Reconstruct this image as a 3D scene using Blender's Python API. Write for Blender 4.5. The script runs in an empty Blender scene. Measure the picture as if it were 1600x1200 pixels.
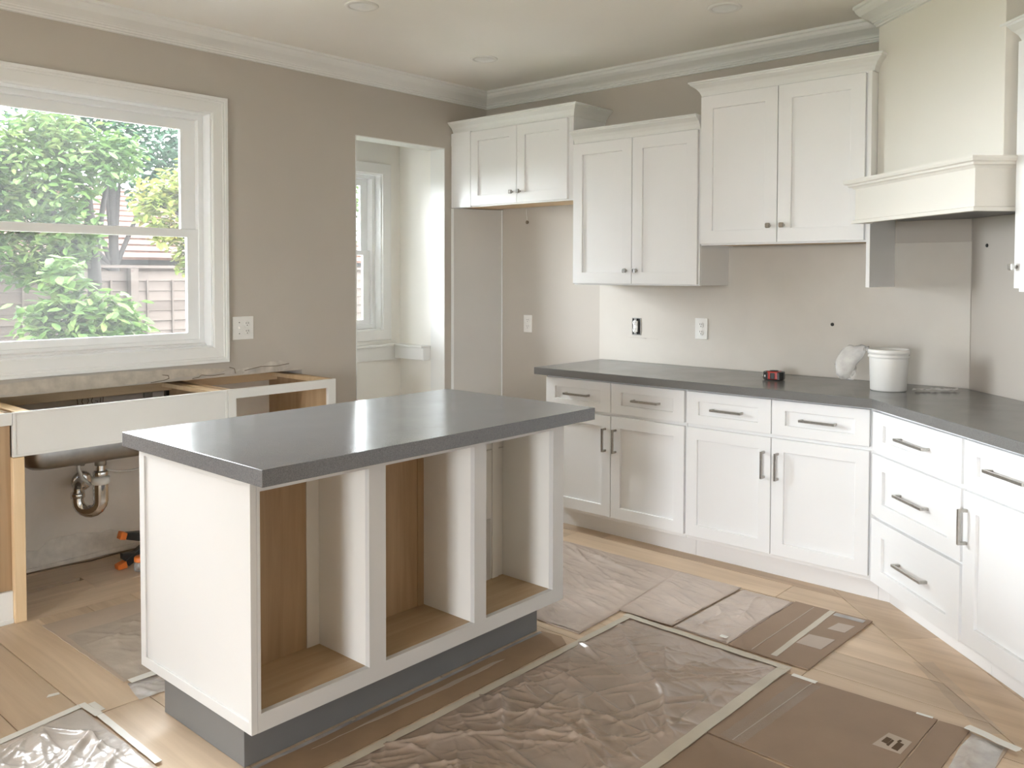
import bpy, bmesh, math, random
from mathutils import Vector, Matrix, noise

random.seed(7)
SC = bpy.context.scene
COL = SC.collection
PI = math.pi

# ------------------------------------------------------------------ camera
CAM_POS = Vector((4.20609, -4.42226, 1.44032))
yaw, pitch, roll = 2.301353, 0.031318, 0.002143
FPX, PPY = 1355.527, 472.266
fw = Vector((math.cos(pitch) * math.cos(yaw), math.cos(pitch) * math.sin(yaw), -math.sin(pitch)))
rt = fw.cross(Vector((0, 0, 1))).normalized()
up = rt.cross(fw)
c_, s_ = math.cos(roll), math.sin(roll)
rt, up = c_ * rt + s_ * up, -s_ * rt + c_ * up
cd = bpy.data.cameras.new('camera')
cam = bpy.data.objects.new('camera', cd)
COL.objects.link(cam)
cam.matrix_world = Matrix(((rt.x, up.x, -fw.x, CAM_POS.x), (rt.y, up.y, -fw.y, CAM_POS.y),
                           (rt.z, up.z, -fw.z, CAM_POS.z), (0, 0, 0, 1)))
cd.sensor_fit = 'HORIZONTAL'
cd.sensor_width = 36.0
cd.lens = FPX / 1600 * 36
cd.shift_y = (PPY - 600) / 1600
cd.clip_start = 0.02
SC.camera = cam

# ------------------------------------------------------------------ light
SC.view_settings.view_transform = 'Standard'
SC.view_settings.look = 'None'
SC.view_settings.gamma = 1.0
SC.view_settings.use_curve_mapping = False
SC.view_settings.exposure = 1.33
wd = bpy.data.worlds.new('overcast_sky')
SC.world = wd
wd.use_nodes = True
bg = wd.node_tree.nodes['Background']
bg.inputs[0].default_value = (0.895, 0.935, 0.99, 1)
bg.inputs[1].default_value = 20.0


def portal(name, loc, rot, sx, sy):
    ld = bpy.data.lights.new(name, 'AREA')
    ld.shape = 'RECTANGLE'
    ld.size, ld.size_y = sx, sy
    ld.cycles.is_portal = True
    o = bpy.data.objects.new(name, ld)
    o.location = loc
    o.rotation_euler = rot
    COL.objects.link(o)


REAR_Y = -9.6
RX0, RX1, RZ1 = 3.35, 4.65, 2.1
portal('sky_portal', ((RX0 + RX1) / 2, REAR_Y, RZ1 / 2), (PI / 2, 0, 0), RX1 - RX0, RZ1)      # faces +y
portal('sky_portal', (-0.11, -3.21, 1.67), (0, -PI / 2, 0), 1.25, 2.26)                        # faces +x
portal('sky_portal', (-0.57, -1.21, 1.6), (0, -PI / 2, 0), 1.1, 1.3)

try:
    SC.cycles.use_denoising = True
    SC.cycles.denoiser = 'OPENIMAGEDENOISE'
    SC.cycles.max_bounces = 14
    SC.cycles.diffuse_bounces = 8
    SC.cycles.glossy_bounces = 4
    SC.cycles.transparent_max_bounces = 24
    SC.cycles.sample_clamp_indirect = 8
except Exception:
    pass


# ------------------------------------------------------------------ materials
def nodes_of(m):
    m.use_nodes = True
    nt = m.node_tree
    return nt, nt.nodes, nt.links, nt.nodes['Principled BSDF']


def ramp(nt, fac, stops):
    r = nt.nodes.new('ShaderNodeValToRGB')
    el = r.color_ramp.elements
    el[0].position, el[0].color = stops[0][0], (*stops[0][1], 1)
    el[1].position, el[1].color = stops[-1][0], (*stops[-1][1], 1)
    for p, c in stops[1:-1]:
        e = el.new(p)
        e.color = (*c, 1)
    nt.links.new(fac, r.inputs[0])
    return r.outputs[0]


def coords(nt, scale=(1, 1, 1), rand=False, rot=(0, 0, 0)):
    tc = nt.nodes.new('ShaderNodeTexCoord')
    mp = nt.nodes.new('ShaderNodeMapping')
    mp.inputs['Scale'].default_value = scale
    mp.inputs['Rotation'].default_value = rot
    nt.links.new(tc.outputs['Object'], mp.inputs[0])
    if rand:
        oi = nt.nodes.new('ShaderNodeObjectInfo')
        mu = nt.nodes.new('ShaderNodeMath')
        mu.operation = 'MULTIPLY'
        mu.inputs[1].default_value = 37.0
        nt.links.new(oi.outputs['Random'], mu.inputs[0])
        nt.links.new(mu.outputs[0], mp.inputs['Location'])
    return mp.outputs[0]


def tex_noise(nt, vec, scale, detail=4, rough=0.55, dist=0.0):
    n = nt.nodes.new('ShaderNodeTexNoise')
    n.inputs['Scale'].default_value = scale
    n.inputs['Detail'].default_value = detail
    n.inputs['Roughness'].default_value = rough
    n.inputs['Distortion'].default_value = dist
    nt.links.new(vec, n.inputs['Vector'])
    return n.outputs['Fac']


def bump(nt, bsdf, h, strength=0.1, dist=0.002):
    b = nt.nodes.new('ShaderNodeBump')
    b.inputs['Strength'].default_value = strength
    b.inputs['Distance'].default_value = dist
    nt.links.new(h, b.inputs['Height'])
    nt.links.new(b.outputs[0], bsdf.inputs['Normal'])


def mul(c, k):
    return tuple(min(1, x * k) for x in c)


def mat_paint(name, col, rough=0.5, mottle=0.04, scale=3.0, bstr=0.05, bscale=220, spec=0.5):
    m = bpy.data.materials.new(name)
    nt, N, L, B = nodes_of(m)
    v = coords(nt)
    f = tex_noise(nt, v, scale, 5)
    L.new(ramp(nt, f, [(0.3, mul(col, 1 - mottle)), (0.7, mul(col, 1 + mottle))]), B.inputs['Base Color'])
    B.inputs['Roughness'].default_value = rough
    B.inputs['Specular IOR Level'].default_value = spec
    if bstr:
        bump(nt, B, tex_noise(nt, v, bscale, 2), bstr, 0.001)
    return m


def mat_wood(name, c1, c2, rough=0.5, along='x', scale=1.0, rand=True, tone=0.12):
    m = bpy.data.materials.new(name)
    nt, N, L, B = nodes_of(m)
    s = {'x': (1.2, 22, 22), 'y': (22, 1.2, 22), 'z': (22, 22, 1.2)}[along]
    v = coords(nt, tuple(a * scale for a in s), rand)
    f = tex_noise(nt, v, 1.0, 6, 0.6, 0.6)
    v2 = coords(nt, tuple(a * scale * 0.12 if a > 2 else a * scale * 0.5 for a in s), rand)
    f2 = tex_noise(nt, v2, 1.4, 3)
    base = ramp(nt, f, [(0.28, c1), (0.5, tuple((a + b) / 2 for a, b in zip(c1, c2))), (0.72, c2)])
    mx = N.new('ShaderNodeMix')
    mx.data_type = 'RGBA'
    mx.blend_type = 'MULTIPLY'
    mx.inputs['Factor'].default_value = 1.0
    L.new(base, mx.inputs[6])
    oi = N.new('ShaderNodeObjectInfo')
    ad = N.new('ShaderNodeMath')
    ad.operation = 'MULTIPLY_ADD'
    ad.inputs[1].default_value = 0.55
    L.new(f2, ad.inputs[0])
    sc = N.new('ShaderNodeMath')
    sc.operation = 'MULTIPLY'
    sc.inputs[1].default_value = 0.45
    L.new(oi.outputs['Random'], sc.inputs[0])
    L.new(sc.outputs[0], ad.inputs[2])
    L.new(ramp(nt, ad.outputs[0], [(0.2, (1 - tone,) * 3), (0.8, (1, 1, 1))]), mx.inputs[7])
    L.new(mx.outputs[2], B.inputs['Base Color'])
    B.inputs['Roughness'].default_value = rough
    B.inputs['Specular IOR Level'].default_value = 0.4 if rough < .7 else 0.05
    bump(nt, B, f, 0.08, 0.001)
    return m


def mat_plain(name, col, rough=0.5, metal=0.0, var=0.06, scale=40, bstr=0.0):
    m = bpy.data.materials.new(name)
    nt, N, L, B = nodes_of(m)
    f = tex_noise(nt, coords(nt), scale, 3)
    L.new(ramp(nt, f, [(0.3, mul(col, 1 - var)), (0.7, mul(col, 1 + var))]), B.inputs['Base Color'])
    B.inputs['Roughness'].default_value = rough
    B.inputs['Metallic'].default_value = metal
    if rough >= .8:
        B.inputs['Specular IOR Level'].default_value = 0.05
    if bstr:
        bump(nt, B, f, bstr, 0.002)
    return m


def mat_quartz(name, dark, light, rough):
    m = bpy.data.materials.new(name)
    nt, N, L, B = nodes_of(m)
    v = coords(nt)
    f = tex_noise(nt, v, 420, 2, 0.6)
    g = tex_noise(nt, v, 3.2, 5, 0.6)
    ad = N.new('ShaderNodeMath')
    ad.operation = 'MULTIPLY_ADD'
    ad.inputs[1].default_value = 0.12
    L.new(g, ad.inputs[0])
    L.new(f, ad.inputs[2])
    L.new(ramp(nt, ad.outputs[0], [(0.34, dark), (0.76, light)]), B.inputs['Base Color'])
    B.inputs['Roughness'].default_value = rough
    rr = N.new('ShaderNodeMapRange')
    rr.inputs['To Min'].default_value = rough - 0.06
    rr.inputs['To Max'].default_value = rough + 0.08
    L.new(tex_noise(nt, v, 6, 5), rr.inputs[0])
    L.new(rr.outputs[0], B.inputs['Roughness'])
    return m


def mat_film(name, opac, tint=(0.995, 0.99, 0.985), milk=(0.9, 0.89, 0.88), rough=0.2, ior=1.4):
    """clear construction film: mostly see-through, a milky haze and a gloss"""
    m = bpy.data.materials.new(name)
    m.use_nodes = True
    nt = m.node_tree
    N, L = nt.nodes, nt.links
    for n in list(N):
        N.remove(n)
    out = N.new('ShaderNodeOutputMaterial')
    tr = N.new('ShaderNodeBsdfTransparent')
    tr.inputs[0].default_value = (*tint, 1)
    df = N.new('ShaderNodeBsdfDiffuse')
    df.inputs[0].default_value = (*milk, 1)
    gl = N.new('ShaderNodeBsdfGlossy')
    gl.inputs[0].default_value = (1, 1, 1, 1)
    gl.inputs['Roughness'].default_value = rough
    m1 = N.new('ShaderNodeMixShader')
    f = tex_noise(nt, coords(nt), 7, 6)
    mr = N.new('ShaderNodeMapRange')
    mr.inputs['From Min'].default_value = 0.3
    mr.inputs['From Max'].default_value = 0.7
    mr.inputs['To Min'].default_value = opac * 0.6
    mr.inputs['To Max'].default_value = opac * 1.4
    L.new(f, mr.inputs[0])
    L.new(mr.outputs[0], m1.inputs[0])
    L.new(tr.outputs[0], m1.inputs[1])
    L.new(df.outputs[0], m1.inputs[2])
    fr = N.new('ShaderNodeFresnel')
    fr.inputs[0].default_value = ior
    m2 = N.new('ShaderNodeMixShader')
    L.new(fr.outputs[0], m2.inputs[0])
    L.new(m1.outputs[0], m2.inputs[1])
    L.new(gl.outputs[0], m2.inputs[2])
    b = N.new('ShaderNodeBump')
    b.inputs['Strength'].default_value = 0.35
    b.inputs['Distance'].default_value = 0.004
    L.new(tex_noise(nt, coords(nt), 26, 6, 0.6, 0.8), b.inputs['Height'])
    L.new(b.outputs[0], gl.inputs['Normal'])
    L.new(b.outputs[0], df.inputs['Normal'])
    L.new(m2.outputs[0], out.inputs[0])
    return m


def mat_leaf(name, a, b, c):
    m = bpy.data.materials.new(name)
    nt, N, L, B = nodes_of(m)
    f = tex_noise(nt, coords(nt), 1.6, 4)
    g = tex_noise(nt, coords(nt), 9, 2)
    ad = N.new('ShaderNodeMath')
    ad.operation = 'MULTIPLY_ADD'
    ad.inputs[1].default_value = 0.5
    L.new(g, ad.inputs[0])
    hf = N.new('ShaderNodeMath')
    hf.operation = 'MULTIPLY'
    hf.inputs[1].default_value = 0.5
    L.new(f, hf.inputs[0])
    L.new(hf.outputs[0], ad.inputs[2])
    col = ramp(nt, ad.outputs[0], [(0.35, a), (0.5, b), (0.66, c)])
    L.new(col, B.inputs['Base Color'])
    B.inputs['Roughness'].default_value = 0.55
    B.inputs['Specular IOR Level'].default_value = 0.08
    tl = N.new('ShaderNodeBsdfTranslucent')
    L.new(col, tl.inputs[0])
    mx = N.new('ShaderNodeMixShader')
    mx.inputs[0].default_value = 0.4
    L.new(B.outputs[0], mx.inputs[1])
    L.new(tl.outputs[0], mx.inputs[2])
    L.new(mx.outputs[0], N['Material Output'].inputs[0])
    return m


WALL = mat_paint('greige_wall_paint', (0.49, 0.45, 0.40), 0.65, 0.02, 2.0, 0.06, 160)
WALLB = mat_paint('backsplash_wall_paint', (0.60, 0.565, 0.51), 0.6, 0.035, 4.0, 0.08, 130)
CEIL = mat_paint('ceiling_paint', (0.87, 0.845, 0.80), 0.8, 0.015, 2.0, 0.04, 200)
TRIM = mat_paint('white_trim_paint', (0.79, 0.795, 0.78), 0.4, 0.012, 3.0, 0.0)
VINYL = mat_paint('white_vinyl', (0.82, 0.83, 0.83), 0.3, 0.01, 3.0, 0.0)
CABW = mat_paint('white_cabinet_lacquer', (0.83, 0.83, 0.83), 0.38, 0.012, 2.0, 0.02, 260)
CABG = mat_paint('primed_cabinet_side', (0.55, 0.53, 0.50), 0.5, 0.02, 3.0, 0.03, 200)
HOODP = mat_paint('cream_hood_paint', (0.80, 0.775, 0.72), 0.5, 0.015, 2.0, 0.04, 200)
PRIM = mat_paint('primed_white_front', (0.70, 0.69, 0.66), 0.45, 0.02, 3.0, 0.03, 200)
PRIMW = mat_paint('primer_coat_wall', (0.83, 0.79, 0.73), 0.8, 0.05, 5.0, 0.1, 80)
ISLI = mat_paint('island_bay_lining', (0.75, 0.735, 0.70), 0.42, 0.015, 2.0, 0.03, 240)
ISLP = mat_paint('island_paint', (0.61, 0.60, 0.585), 0.42, 0.015, 2.0, 0.03, 240)
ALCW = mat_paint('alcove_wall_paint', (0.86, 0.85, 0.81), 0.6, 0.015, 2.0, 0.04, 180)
PLASTER = mat_paint('bare_plaster', (0.53, 0.49, 0.44), 0.85, 0.22, 14.0, 0.4, 60)
BANDM = mat_paint('skim_coat', (0.80, 0.77, 0.72), 0.85, 0.14, 14.0, 0.4, 60)
PEEL = mat_paint('torn_drywall_paper', (0.56, 0.50, 0.42), 0.9, 0.15, 18.0, 0.3, 70)
CRACK = mat_plain('crack_brown', (0.24, 0.19, 0.14), 0.9)
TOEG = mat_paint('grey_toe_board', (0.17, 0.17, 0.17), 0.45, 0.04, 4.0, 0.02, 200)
QUARTZ_I = mat_quartz('grey_quartz_island', (0.095, 0.095, 0.098), (0.185, 0.185, 0.19), 0.17)
QUARTZ_C = mat_quartz('grey_quartz_counter', (0.105, 0.102, 0.098), (0.20, 0.196, 0.188), 0.2)
MAPLE = mat_wood('maple_plywood', (0.37, 0.24, 0.13), (0.51, 0.355, 0.21), 0.5, 'z', 1.0)
MAPLEL = mat_wood('pale_maple_underside', (0.66, 0.47, 0.28), (0.80, 0.61, 0.40), 0.5, 'x', 1.0)
MAPLEF = mat_wood('maple_cabinet_floor', (0.42, 0.295, 0.17), (0.53, 0.385, 0.24), 0.5, 'y', 1.0)
PINE = mat_wood('pine_lumber_upright', (0.68, 0.48, 0.27), (0.84, 0.65, 0.42), 0.55, 'z', 0.8)
PINEY = mat_wood('pine_lumber_rail', (0.74, 0.54, 0.31), (0.88, 0.69, 0.46), 0.55, 'y', 0.8)
OAK = mat_wood('oak_floor', (0.61, 0.455, 0.31), (0.82, 0.645, 0.47), 0.42, 'x', 0.75, True, 0.30)
OAKY = mat_wood('oak_floor_cross', (0.56, 0.43, 0.305), (0.76, 0.60, 0.45), 0.42, 'y', 0.75, True, 0.22)
NICKEL = mat_plain('brushed_nickel', (0.46, 0.44, 0.41), 0.3, 1.0, 0.1, 90)
KNOBM = mat_plain('polished_nickel', (0.55, 0.53, 0.50), 0.16, 1.0, 0.05, 60)
CHROME = mat_plain('chrome', (0.72, 0.72, 0.72), 0.07, 1.0, 0.04, 30)
STEEL = mat_plain('stainless_steel', (0.42, 0.41, 0.40), 0.32, 1.0, 0.12, 14)
DARKM = mat_plain('dark_hood_liner', (0.10, 0.10, 0.10), 0.35, 0.8, 0.1, 12)
BLACK = mat_plain('black_plastic', (0.018, 0.017, 0.016), 0.35)
ORANGE = mat_plain('orange_rubber', (0.72, 0.19, 0.035), 0.45)
RED = mat_plain('red_plastic', (0.42, 0.03, 0.02), 0.3)
WHITEP = mat_plain('white_plastic', (0.80, 0.79, 0.76), 0.38, 0, 0.02, 10)
PLATE = mat_plain('white_switch_plate', (0.78, 0.77, 0.74), 0.35, 0, 0.02, 20)
SLOT = mat_plain('dark_slot', (0.03, 0.028, 0.025), 0.7)
LENS = mat_plain('unlit_lamp_lens', (0.86, 0.86, 0.85), 0.5, 0, 0.02, 20)
HOSE = mat_plain('braided_white_hose', (0.66, 0.65, 0.62), 0.4, 0.2, 0.1, 300)
CARD = mat_paint('brown_cardboard', (0.30, 0.212, 0.15), 0.75, 0.07, 5.0, 0.12, 40)
CARD2 = mat_paint('brown_builders_paper', (0.44, 0.35, 0.29), 0.75, 0.08, 5.0, 0.2, 24)
CARD3 = mat_paint('pale_cardboard', (0.47, 0.385, 0.31), 0.7, 0.07, 5.0, 0.12, 40)
LABELM = mat_paint('faded_paper_label', (0.47, 0.39, 0.33), 0.7, 0.05, 9.0, 0.1, 60)
TAPE = mat_paint('cream_masking_tape', (0.57, 0.52, 0.435), 0.6, 0.06, 9.0, 0.2, 60)
TAPEW = mat_paint('white_tape', (0.78, 0.77, 0.73), 0.55, 0.05, 9.0, 0.2, 60)
INK = mat_plain('faded_brown_ink', (0.13, 0.09, 0.06), 0.8)
FILM = mat_film('wrinkled_plastic_film', 0.19, rough=.16)
FILMW = mat_film('white_plastic_film', 0.42, milk=(0.93, 0.93, 0.93))
FILMT = mat_film('thin_plastic_film', 0.26, milk=(.95, .93, .92))


def mat_coated(name, col, cr=0.14, fine=0.25):
    """paper lying under a clinging clear film: matt colour with a glossy coat"""
    m = bpy.data.materials.new(name)
    nt, N, L, B = nodes_of(m)
    v = coords(nt)
    f = tex_noise(nt, v, 5, 6)
    L.new(ramp(nt, f, [(0.3, mul(col, .90)), (0.7, mul(col, 1.10))]), B.inputs['Base Color'])
    B.inputs['Roughness'].default_value = 0.7
    B.inputs['Coat Weight'].default_value = 1.0
    B.inputs['Coat Roughness'].default_value = cr
    B.inputs['Coat IOR'].default_value = 1.55
    b = N.new('ShaderNodeBump')
    b.inputs['Strength'].default_value = fine
    b.inputs['Distance'].default_value = 0.004
    L.new(tex_noise(nt, v, 34, 5, 0.6, 1.2), b.inputs['Height'])
    L.new(b.outputs[0], B.inputs['Normal'])
    L.new(b.outputs[0], B.inputs['Coat Normal'])
    return m


COAT_BIG = mat_coated('film_over_brown_paper', (0.375, 0.292, 0.235), 0.16)
COAT_RUN = mat_coated('film_over_pink_paper', (0.50, 0.405, 0.34), 0.24)
COAT_LEFT = mat_coated('film_over_pale_card', (0.50, 0.43, 0.36), 0.2)
COAT_BL = mat_coated('film_over_pale_paper', (0.56, 0.51, 0.47), 0.12)
FILMX = mat_film('barely_visible_film', 0.12, ior=1.03)
BAG = mat_film('clear_plastic_bag', 0.42, milk=(0.92, 0.92, 0.92), ior=1.2)
JAR = mat_film('clear_jar', 0.25, milk=(0.5, 0.48, 0.45))
LEAF1 = mat_leaf('green_leaves', (0.014, 0.032, 0.009), (0.032, 0.056, 0.014), (0.072, 0.088, 0.027))
LEAF2 = mat_leaf('dark_leaves', (0.012, 0.030, 0.018), (0.020, 0.042, 0.024), (0.036, 0.060, 0.030))
LEAF3 = mat_leaf('yellow_green_leaves', (0.034, 0.056, 0.010), (0.072, 0.088, 0.018), (0.115, 0.088, 0.028))
BARK = mat_plain('bark', (0.012, 0.010, 0.009), 0.9, 0, 0.3, 18, 0.4)
FENCEM = mat_wood('weathered_fence_wood', (0.028, 0.0215, 0.018), (0.045, 0.035, 0.030), 0.8, 'y', 0.6, True, 0.2)
ROOFT = mat_plain('clay_roof_tile', (0.042, 0.021, 0.015), 0.8, 0, 0.2, 8, 0.2)
BRICKM = mat_plain('pink_render', (0.04, 0.028, 0.023), 0.85, 0, 0.1, 8, 0.2)
LAWN = mat_plain('lawn_green', (0.05, 0.075, 0.025), 0.95, 0, 0.35, 6, 0.3)
BOUNCE = mat_plain('bounce_slab_pale', (0.55, 0.53, 0.50), 0.85, 0, 0.1, 4, 0.2)


def mat_glass(name):
    m = bpy.data.materials.new(name)
    m.use_nodes = True
    nt = m.node_tree
    N, L = nt.nodes, nt.links
    for n in list(N):
        N.remove(n)
    out = N.new('ShaderNodeOutputMaterial')
    tr = N.new('ShaderNodeBsdfTransparent')
    tr.inputs[0].default_value = (0.96, 0.975, 0.97, 1)
    ts = N.new('ShaderNodeBsdfTranslucent')          # pale veil in the pane, imitating glare haze over the view
    ts.inputs[0].default_value = (0.95, 0.96, 0.96, 1)
    gl = N.new('ShaderNodeBsdfGlossy')
    gl.inputs['Roughness'].default_value = 0.02
    mr = N.new('ShaderNodeMapRange')
    mr.inputs['To Min'].default_value = 0.004
    mr.inputs['To Max'].default_value = 0.013
    L.new(tex_noise(nt, coords(nt), 3.0, 4), mr.inputs[0])
    m1 = N.new('ShaderNodeMixShader')
    L.new(mr.outputs[0], m1.inputs[0])
    L.new(tr.outputs[0], m1.inputs[1])
    L.new(ts.outputs[0], m1.inputs[2])
    fr = N.new('ShaderNodeFresnel')
    fr.inputs[0].default_value = 1.45
    m2 = N.new('ShaderNodeMixShader')
    L.new(fr.outputs[0], m2.inputs[0])
    L.new(m1.outputs[0], m2.inputs[1])
    L.new(gl.outputs[0], m2.inputs[2])
    L.new(m2.outputs[0], out.inputs[0])
    return m


GLASS = mat_glass('hazed_window_glass')

# ------------------------------------------------------------------ builders
MW = {}                                        # world matrix of every root


def tag(o, label=None, cat=None, group=None, kind=None):
    if label:
        o['label'] = label
    if cat:
        o['category'] = cat
    if group:
        o['group'] = group
    if kind:
        o['kind'] = kind
    return o


def root(name, label=None, cat=None, loc=(0, 0, 0), rz=0.0, group=None, kind=None):
    o = bpy.data.objects.new(name, None)
    COL.objects.link(o)
    o.empty_display_size = 0.1
    o.location = loc
    o.rotation_euler = (0, 0, rz)
    MW[o] = Matrix.Translation(loc) @ Matrix.Rotation(rz, 4, 'Z')
    return tag(o, label, cat, group, kind)


class MB:
    def __init__(s):
        s.v, s.f, s.m, s.sm = [], [], [], []

    def add(s, vs, fs, mi=0, M=None, smooth=False):
        k = len(s.v)
        s.v += [tuple(M @ Vector(p)) if M else tuple(p) for p in vs]
        s.f += [tuple(i + k for i in f) for f in fs]
        s.m += [mi] * len(fs)
        s.sm += [smooth] * len(fs)
        return s

    def box(s, x0, x1, y0, y1, z0, z1, mi=0, M=None):
        x0, x1 = sorted((x0, x1))
        y0, y1 = sorted((y0, y1))
        z0, z1 = sorted((z0, z1))
        vs = [(x, y, z) for z in (z0, z1) for y in (y0, y1) for x in (x0, x1)]
        fs = [(0, 2, 3, 1), (4, 5, 7, 6), (0, 1, 5, 4), (2, 6, 7, 3), (0, 4, 6, 2), (1, 3, 7, 5)]
        return s.add(vs, fs, mi, M)

    def prism(s, poly, z0, z1, mi=0, M=None):
        a = sum(poly[i][0] * poly[(i + 1) % len(poly)][1] - poly[(i + 1) % len(poly)][0] * poly[i][1] for i in range(len(poly)))
        if a < 0:
            poly = poly[::-1]
        n = len(poly)
        vs = [(x, y, z0) for x, y in poly] + [(x, y, z1) for x, y in poly]
        fs = [tuple(range(n - 1, -1, -1)), tuple(range(n, 2 * n))]
        fs += [(i, (i + 1) % n, n + (i + 1) % n, n + i) for i in range(n)]
        return s.add(vs, fs, mi, M)

    def tube(s, pts, r, n=10, mi=0, M=None, cap=True):
        pts = [Vector(p) for p in pts]
        rs = r if isinstance(r, (list, tuple)) else [r] * len(pts)
        vs, fs = [], []
        t0 = (pts[1] - pts[0]).normalized()
        ref = Vector((0, 0, 1)) if abs(t0.z) < 0.9 else Vector((1, 0, 0))
        for i, p in enumerate(pts):
            t = (pts[min(i + 1, len(pts) - 1)] - pts[max(i - 1, 0)]).normalized()
            a = (ref - t * ref.dot(t)).normalized()
            ref = a
            b = t.cross(a)
            vs += [p + rs[i] * (math.cos(2 * PI * k / n) * a + math.sin(2 * PI * k / n) * b) for k in range(n)]
        for i in range(len(pts) - 1):
            for k in range(n):
                fs.append((i * n + k, i * n + (k + 1) % n, (i + 1) * n + (k + 1) % n, (i + 1) * n + k))
        s.add(vs, fs, mi, M, True)
        if cap:
            s.add(vs[:n], [tuple(range(n - 1, -1, -1))], mi, M)
            s.add(vs[-n:], [tuple(range(n))], mi, M)
        return s

    def lathe(s, prof, n=32, mi=0, M=None, smooth=True):
        vs, fs = [], []
        for r, z in prof:
            vs += [(r * math.cos(2 * PI * k / n), r * math.sin(2 * PI * k / n), z) for k in range(n)]
        for i in range(len(prof) - 1):
            for k in range(n):
                fs.append((i * n + k, i * n + (k + 1) % n, (i + 1) * n + (k + 1) % n, (i + 1) * n + k))
        return s.add(vs, fs, mi, M, smooth)

    def mesh(s, name, mats, M=None):
        me = bpy.data.meshes.new(name)
        vs = [tuple(M @ Vector(p)) for p in s.v] if M else s.v
        me.from_pydata(vs, [], s.f)
        for m in (mats if isinstance(mats, (list, tuple)) else [mats]):
            me.materials.append(m)
        me.polygons.foreach_set('material_index', s.m)
        me.polygons.foreach_set('use_smooth', s.sm)
        me.update()
        return me

    def build(s, name, mats, parent=None, bevel=0.0, seg=2, label=None, kind=None):
        """vertices are world coordinates; they are stored in the root's local frame"""
        M = None
        if parent is not None:
            M = MW[parent].inverted()
        o = bpy.data.objects.new(name, s.mesh(name, mats, M))
        COL.objects.link(o)
        if parent is not None:
            o.parent = parent
            MW[o] = MW[parent]
        else:
            MW[o] = Matrix.Identity(4)
        if bevel:
            b = o.modifiers.new('edges', 'BEVEL')
            b.width = bevel
            b.segments = seg
            b.limit_method = 'ANGLE'
            b.angle_limit = math.radians(40)
        if label:
            o['label'] = label
        if kind:
            o['kind'] = kind
        return o


def put(name, me, parent, Mworld):
    """a piece that shares mesh data, placed by its own matrix"""
    o = bpy.data.objects.new(name, me)
    COL.objects.link(o)
    o.parent = parent
    o.matrix_basis = MW[parent].inverted() @ Mworld
    return o


def sweep(mb, prof, path, mi=0, closed=False, side=1):
    """prof: (outward, z) points; path: xy points; outward = right of travel * side; mitred"""
    n = len(path)
    P = [Vector(p) for p in path]
    rings = []
    for i, p in enumerate(P):
        d0 = (P[i] - P[i - 1]).normalized() if (i > 0 or closed) else None
        d1 = (P[(i + 1) % n] - P[i]).normalized() if (i < n - 1 or closed) else None
        d0 = d0 or d1
        d1 = d1 or d0
        n0 = Vector((d0.y, -d0.x)) * side
        n1 = Vector((d1.y, -d1.x)) * side
        k = 1 + n0.dot(n1)
        m = (n0 + n1) / max(k, 0.2)
        rings.append([(p.x + m.x * o, p.y + m.y * o, z) for o, z in prof])
    k = len(prof)
    vs = [v for r in rings for v in r]
    fs = []
    for i in range(n if closed else n - 1):
        j = (i + 1) % n
        for a in range(k):
            b = (a + 1) % k
            fs.append((i * k + a, i * k + b, j * k + b, j * k + a))
    if not closed:
        fs.append(tuple(range(k)))
        fs.append(tuple((n - 1) * k + a for a in range(k - 1, -1, -1)))
    mb.add(vs, fs, mi)
    return mb


def fix_normals(o):
    bm = bmesh.new()
    bm.from_mesh(o.data)
    bmesh.ops.recalc_face_normals(bm, faces=bm.faces)
    bm.to_mesh(o.data)
    bm.free()
    return o


# local frames: x along the run, -y outward, z up
F_BACK = Matrix.Identity(4)
F_PLUSX = Matrix.Rotation(PI / 2, 4, 'Z')            # fronts facing +x: (a, b) -> (-b, a)


def ring(mb, F, x0, x1, z0, z1, yf, yb, fx0, fx1, fz0, fz1, mi=0):
    """a flat frame: outer rectangle, inner rectangle, front face at yf, back at yb"""
    O = [(x0, z0), (x1, z0), (x1, z1), (x0, z1)]
    I = [(x0 + fx0, z0 + fz0), (x1 - fx1, z0 + fz0), (x1 - fx1, z1 - fz1), (x0 + fx0, z1 - fz1)]
    vs = [(x, yf, z) for x, z in O] + [(x, yf, z) for x, z in I] + [(x, yb, z) for x, z in O] + [(x, yb, z) for x, z in I]
    fs = []
    for i in range(4):
        j = (i + 1) % 4
        fs += [(i, j, 4 + j, 4 + i), (8 + i, 12 + i, 12 + j, 8 + j), (i, 8 + i, 8 + j, j), (4 + i, 4 + j, 12 + j, 12 + i)]
    return mb.add(vs, fs, mi, F)


def shaker(parent, F, name, x0, x1, z0, z1, yf, fr=0.06, frz=None, mat=None, rec=0.013, t=0.022):
    frz = fr if frz is None else frz
    mat = mat or CABW
    o = ring(MB(), F, x0, x1, z0, z1, yf, yf + t, fr, fr, frz, frz).build(name, mat, parent, 0.0012, 1)
    MB().box(x0 + fr - .004, x1 - fr + .004, yf + rec, yf + t - .0015, z0 + frz - .004, z1 - frz + .004, 0, F).build('recessed_panel', mat, o)
    return o


def handle_mesh(length, name):
    mb = MB()
    h = length / 2
    mb.box(-h, h, -.036, -.026, -.0055, .0055)
    for sx in (-1, 1):
        mb.box(sx * (h - .011), sx * h, -.027, 0.0, -.0055, .0055)
    me = mb.mesh(name, NICKEL)
    bm = bmesh.new()
    bm.from_mesh(me)
    bmesh.ops.bevel(bm, geom=list(bm.edges), offset=.0012, segments=1, affect='EDGES')
    bm.to_mesh(me)
    bm.free()
    return me


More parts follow.
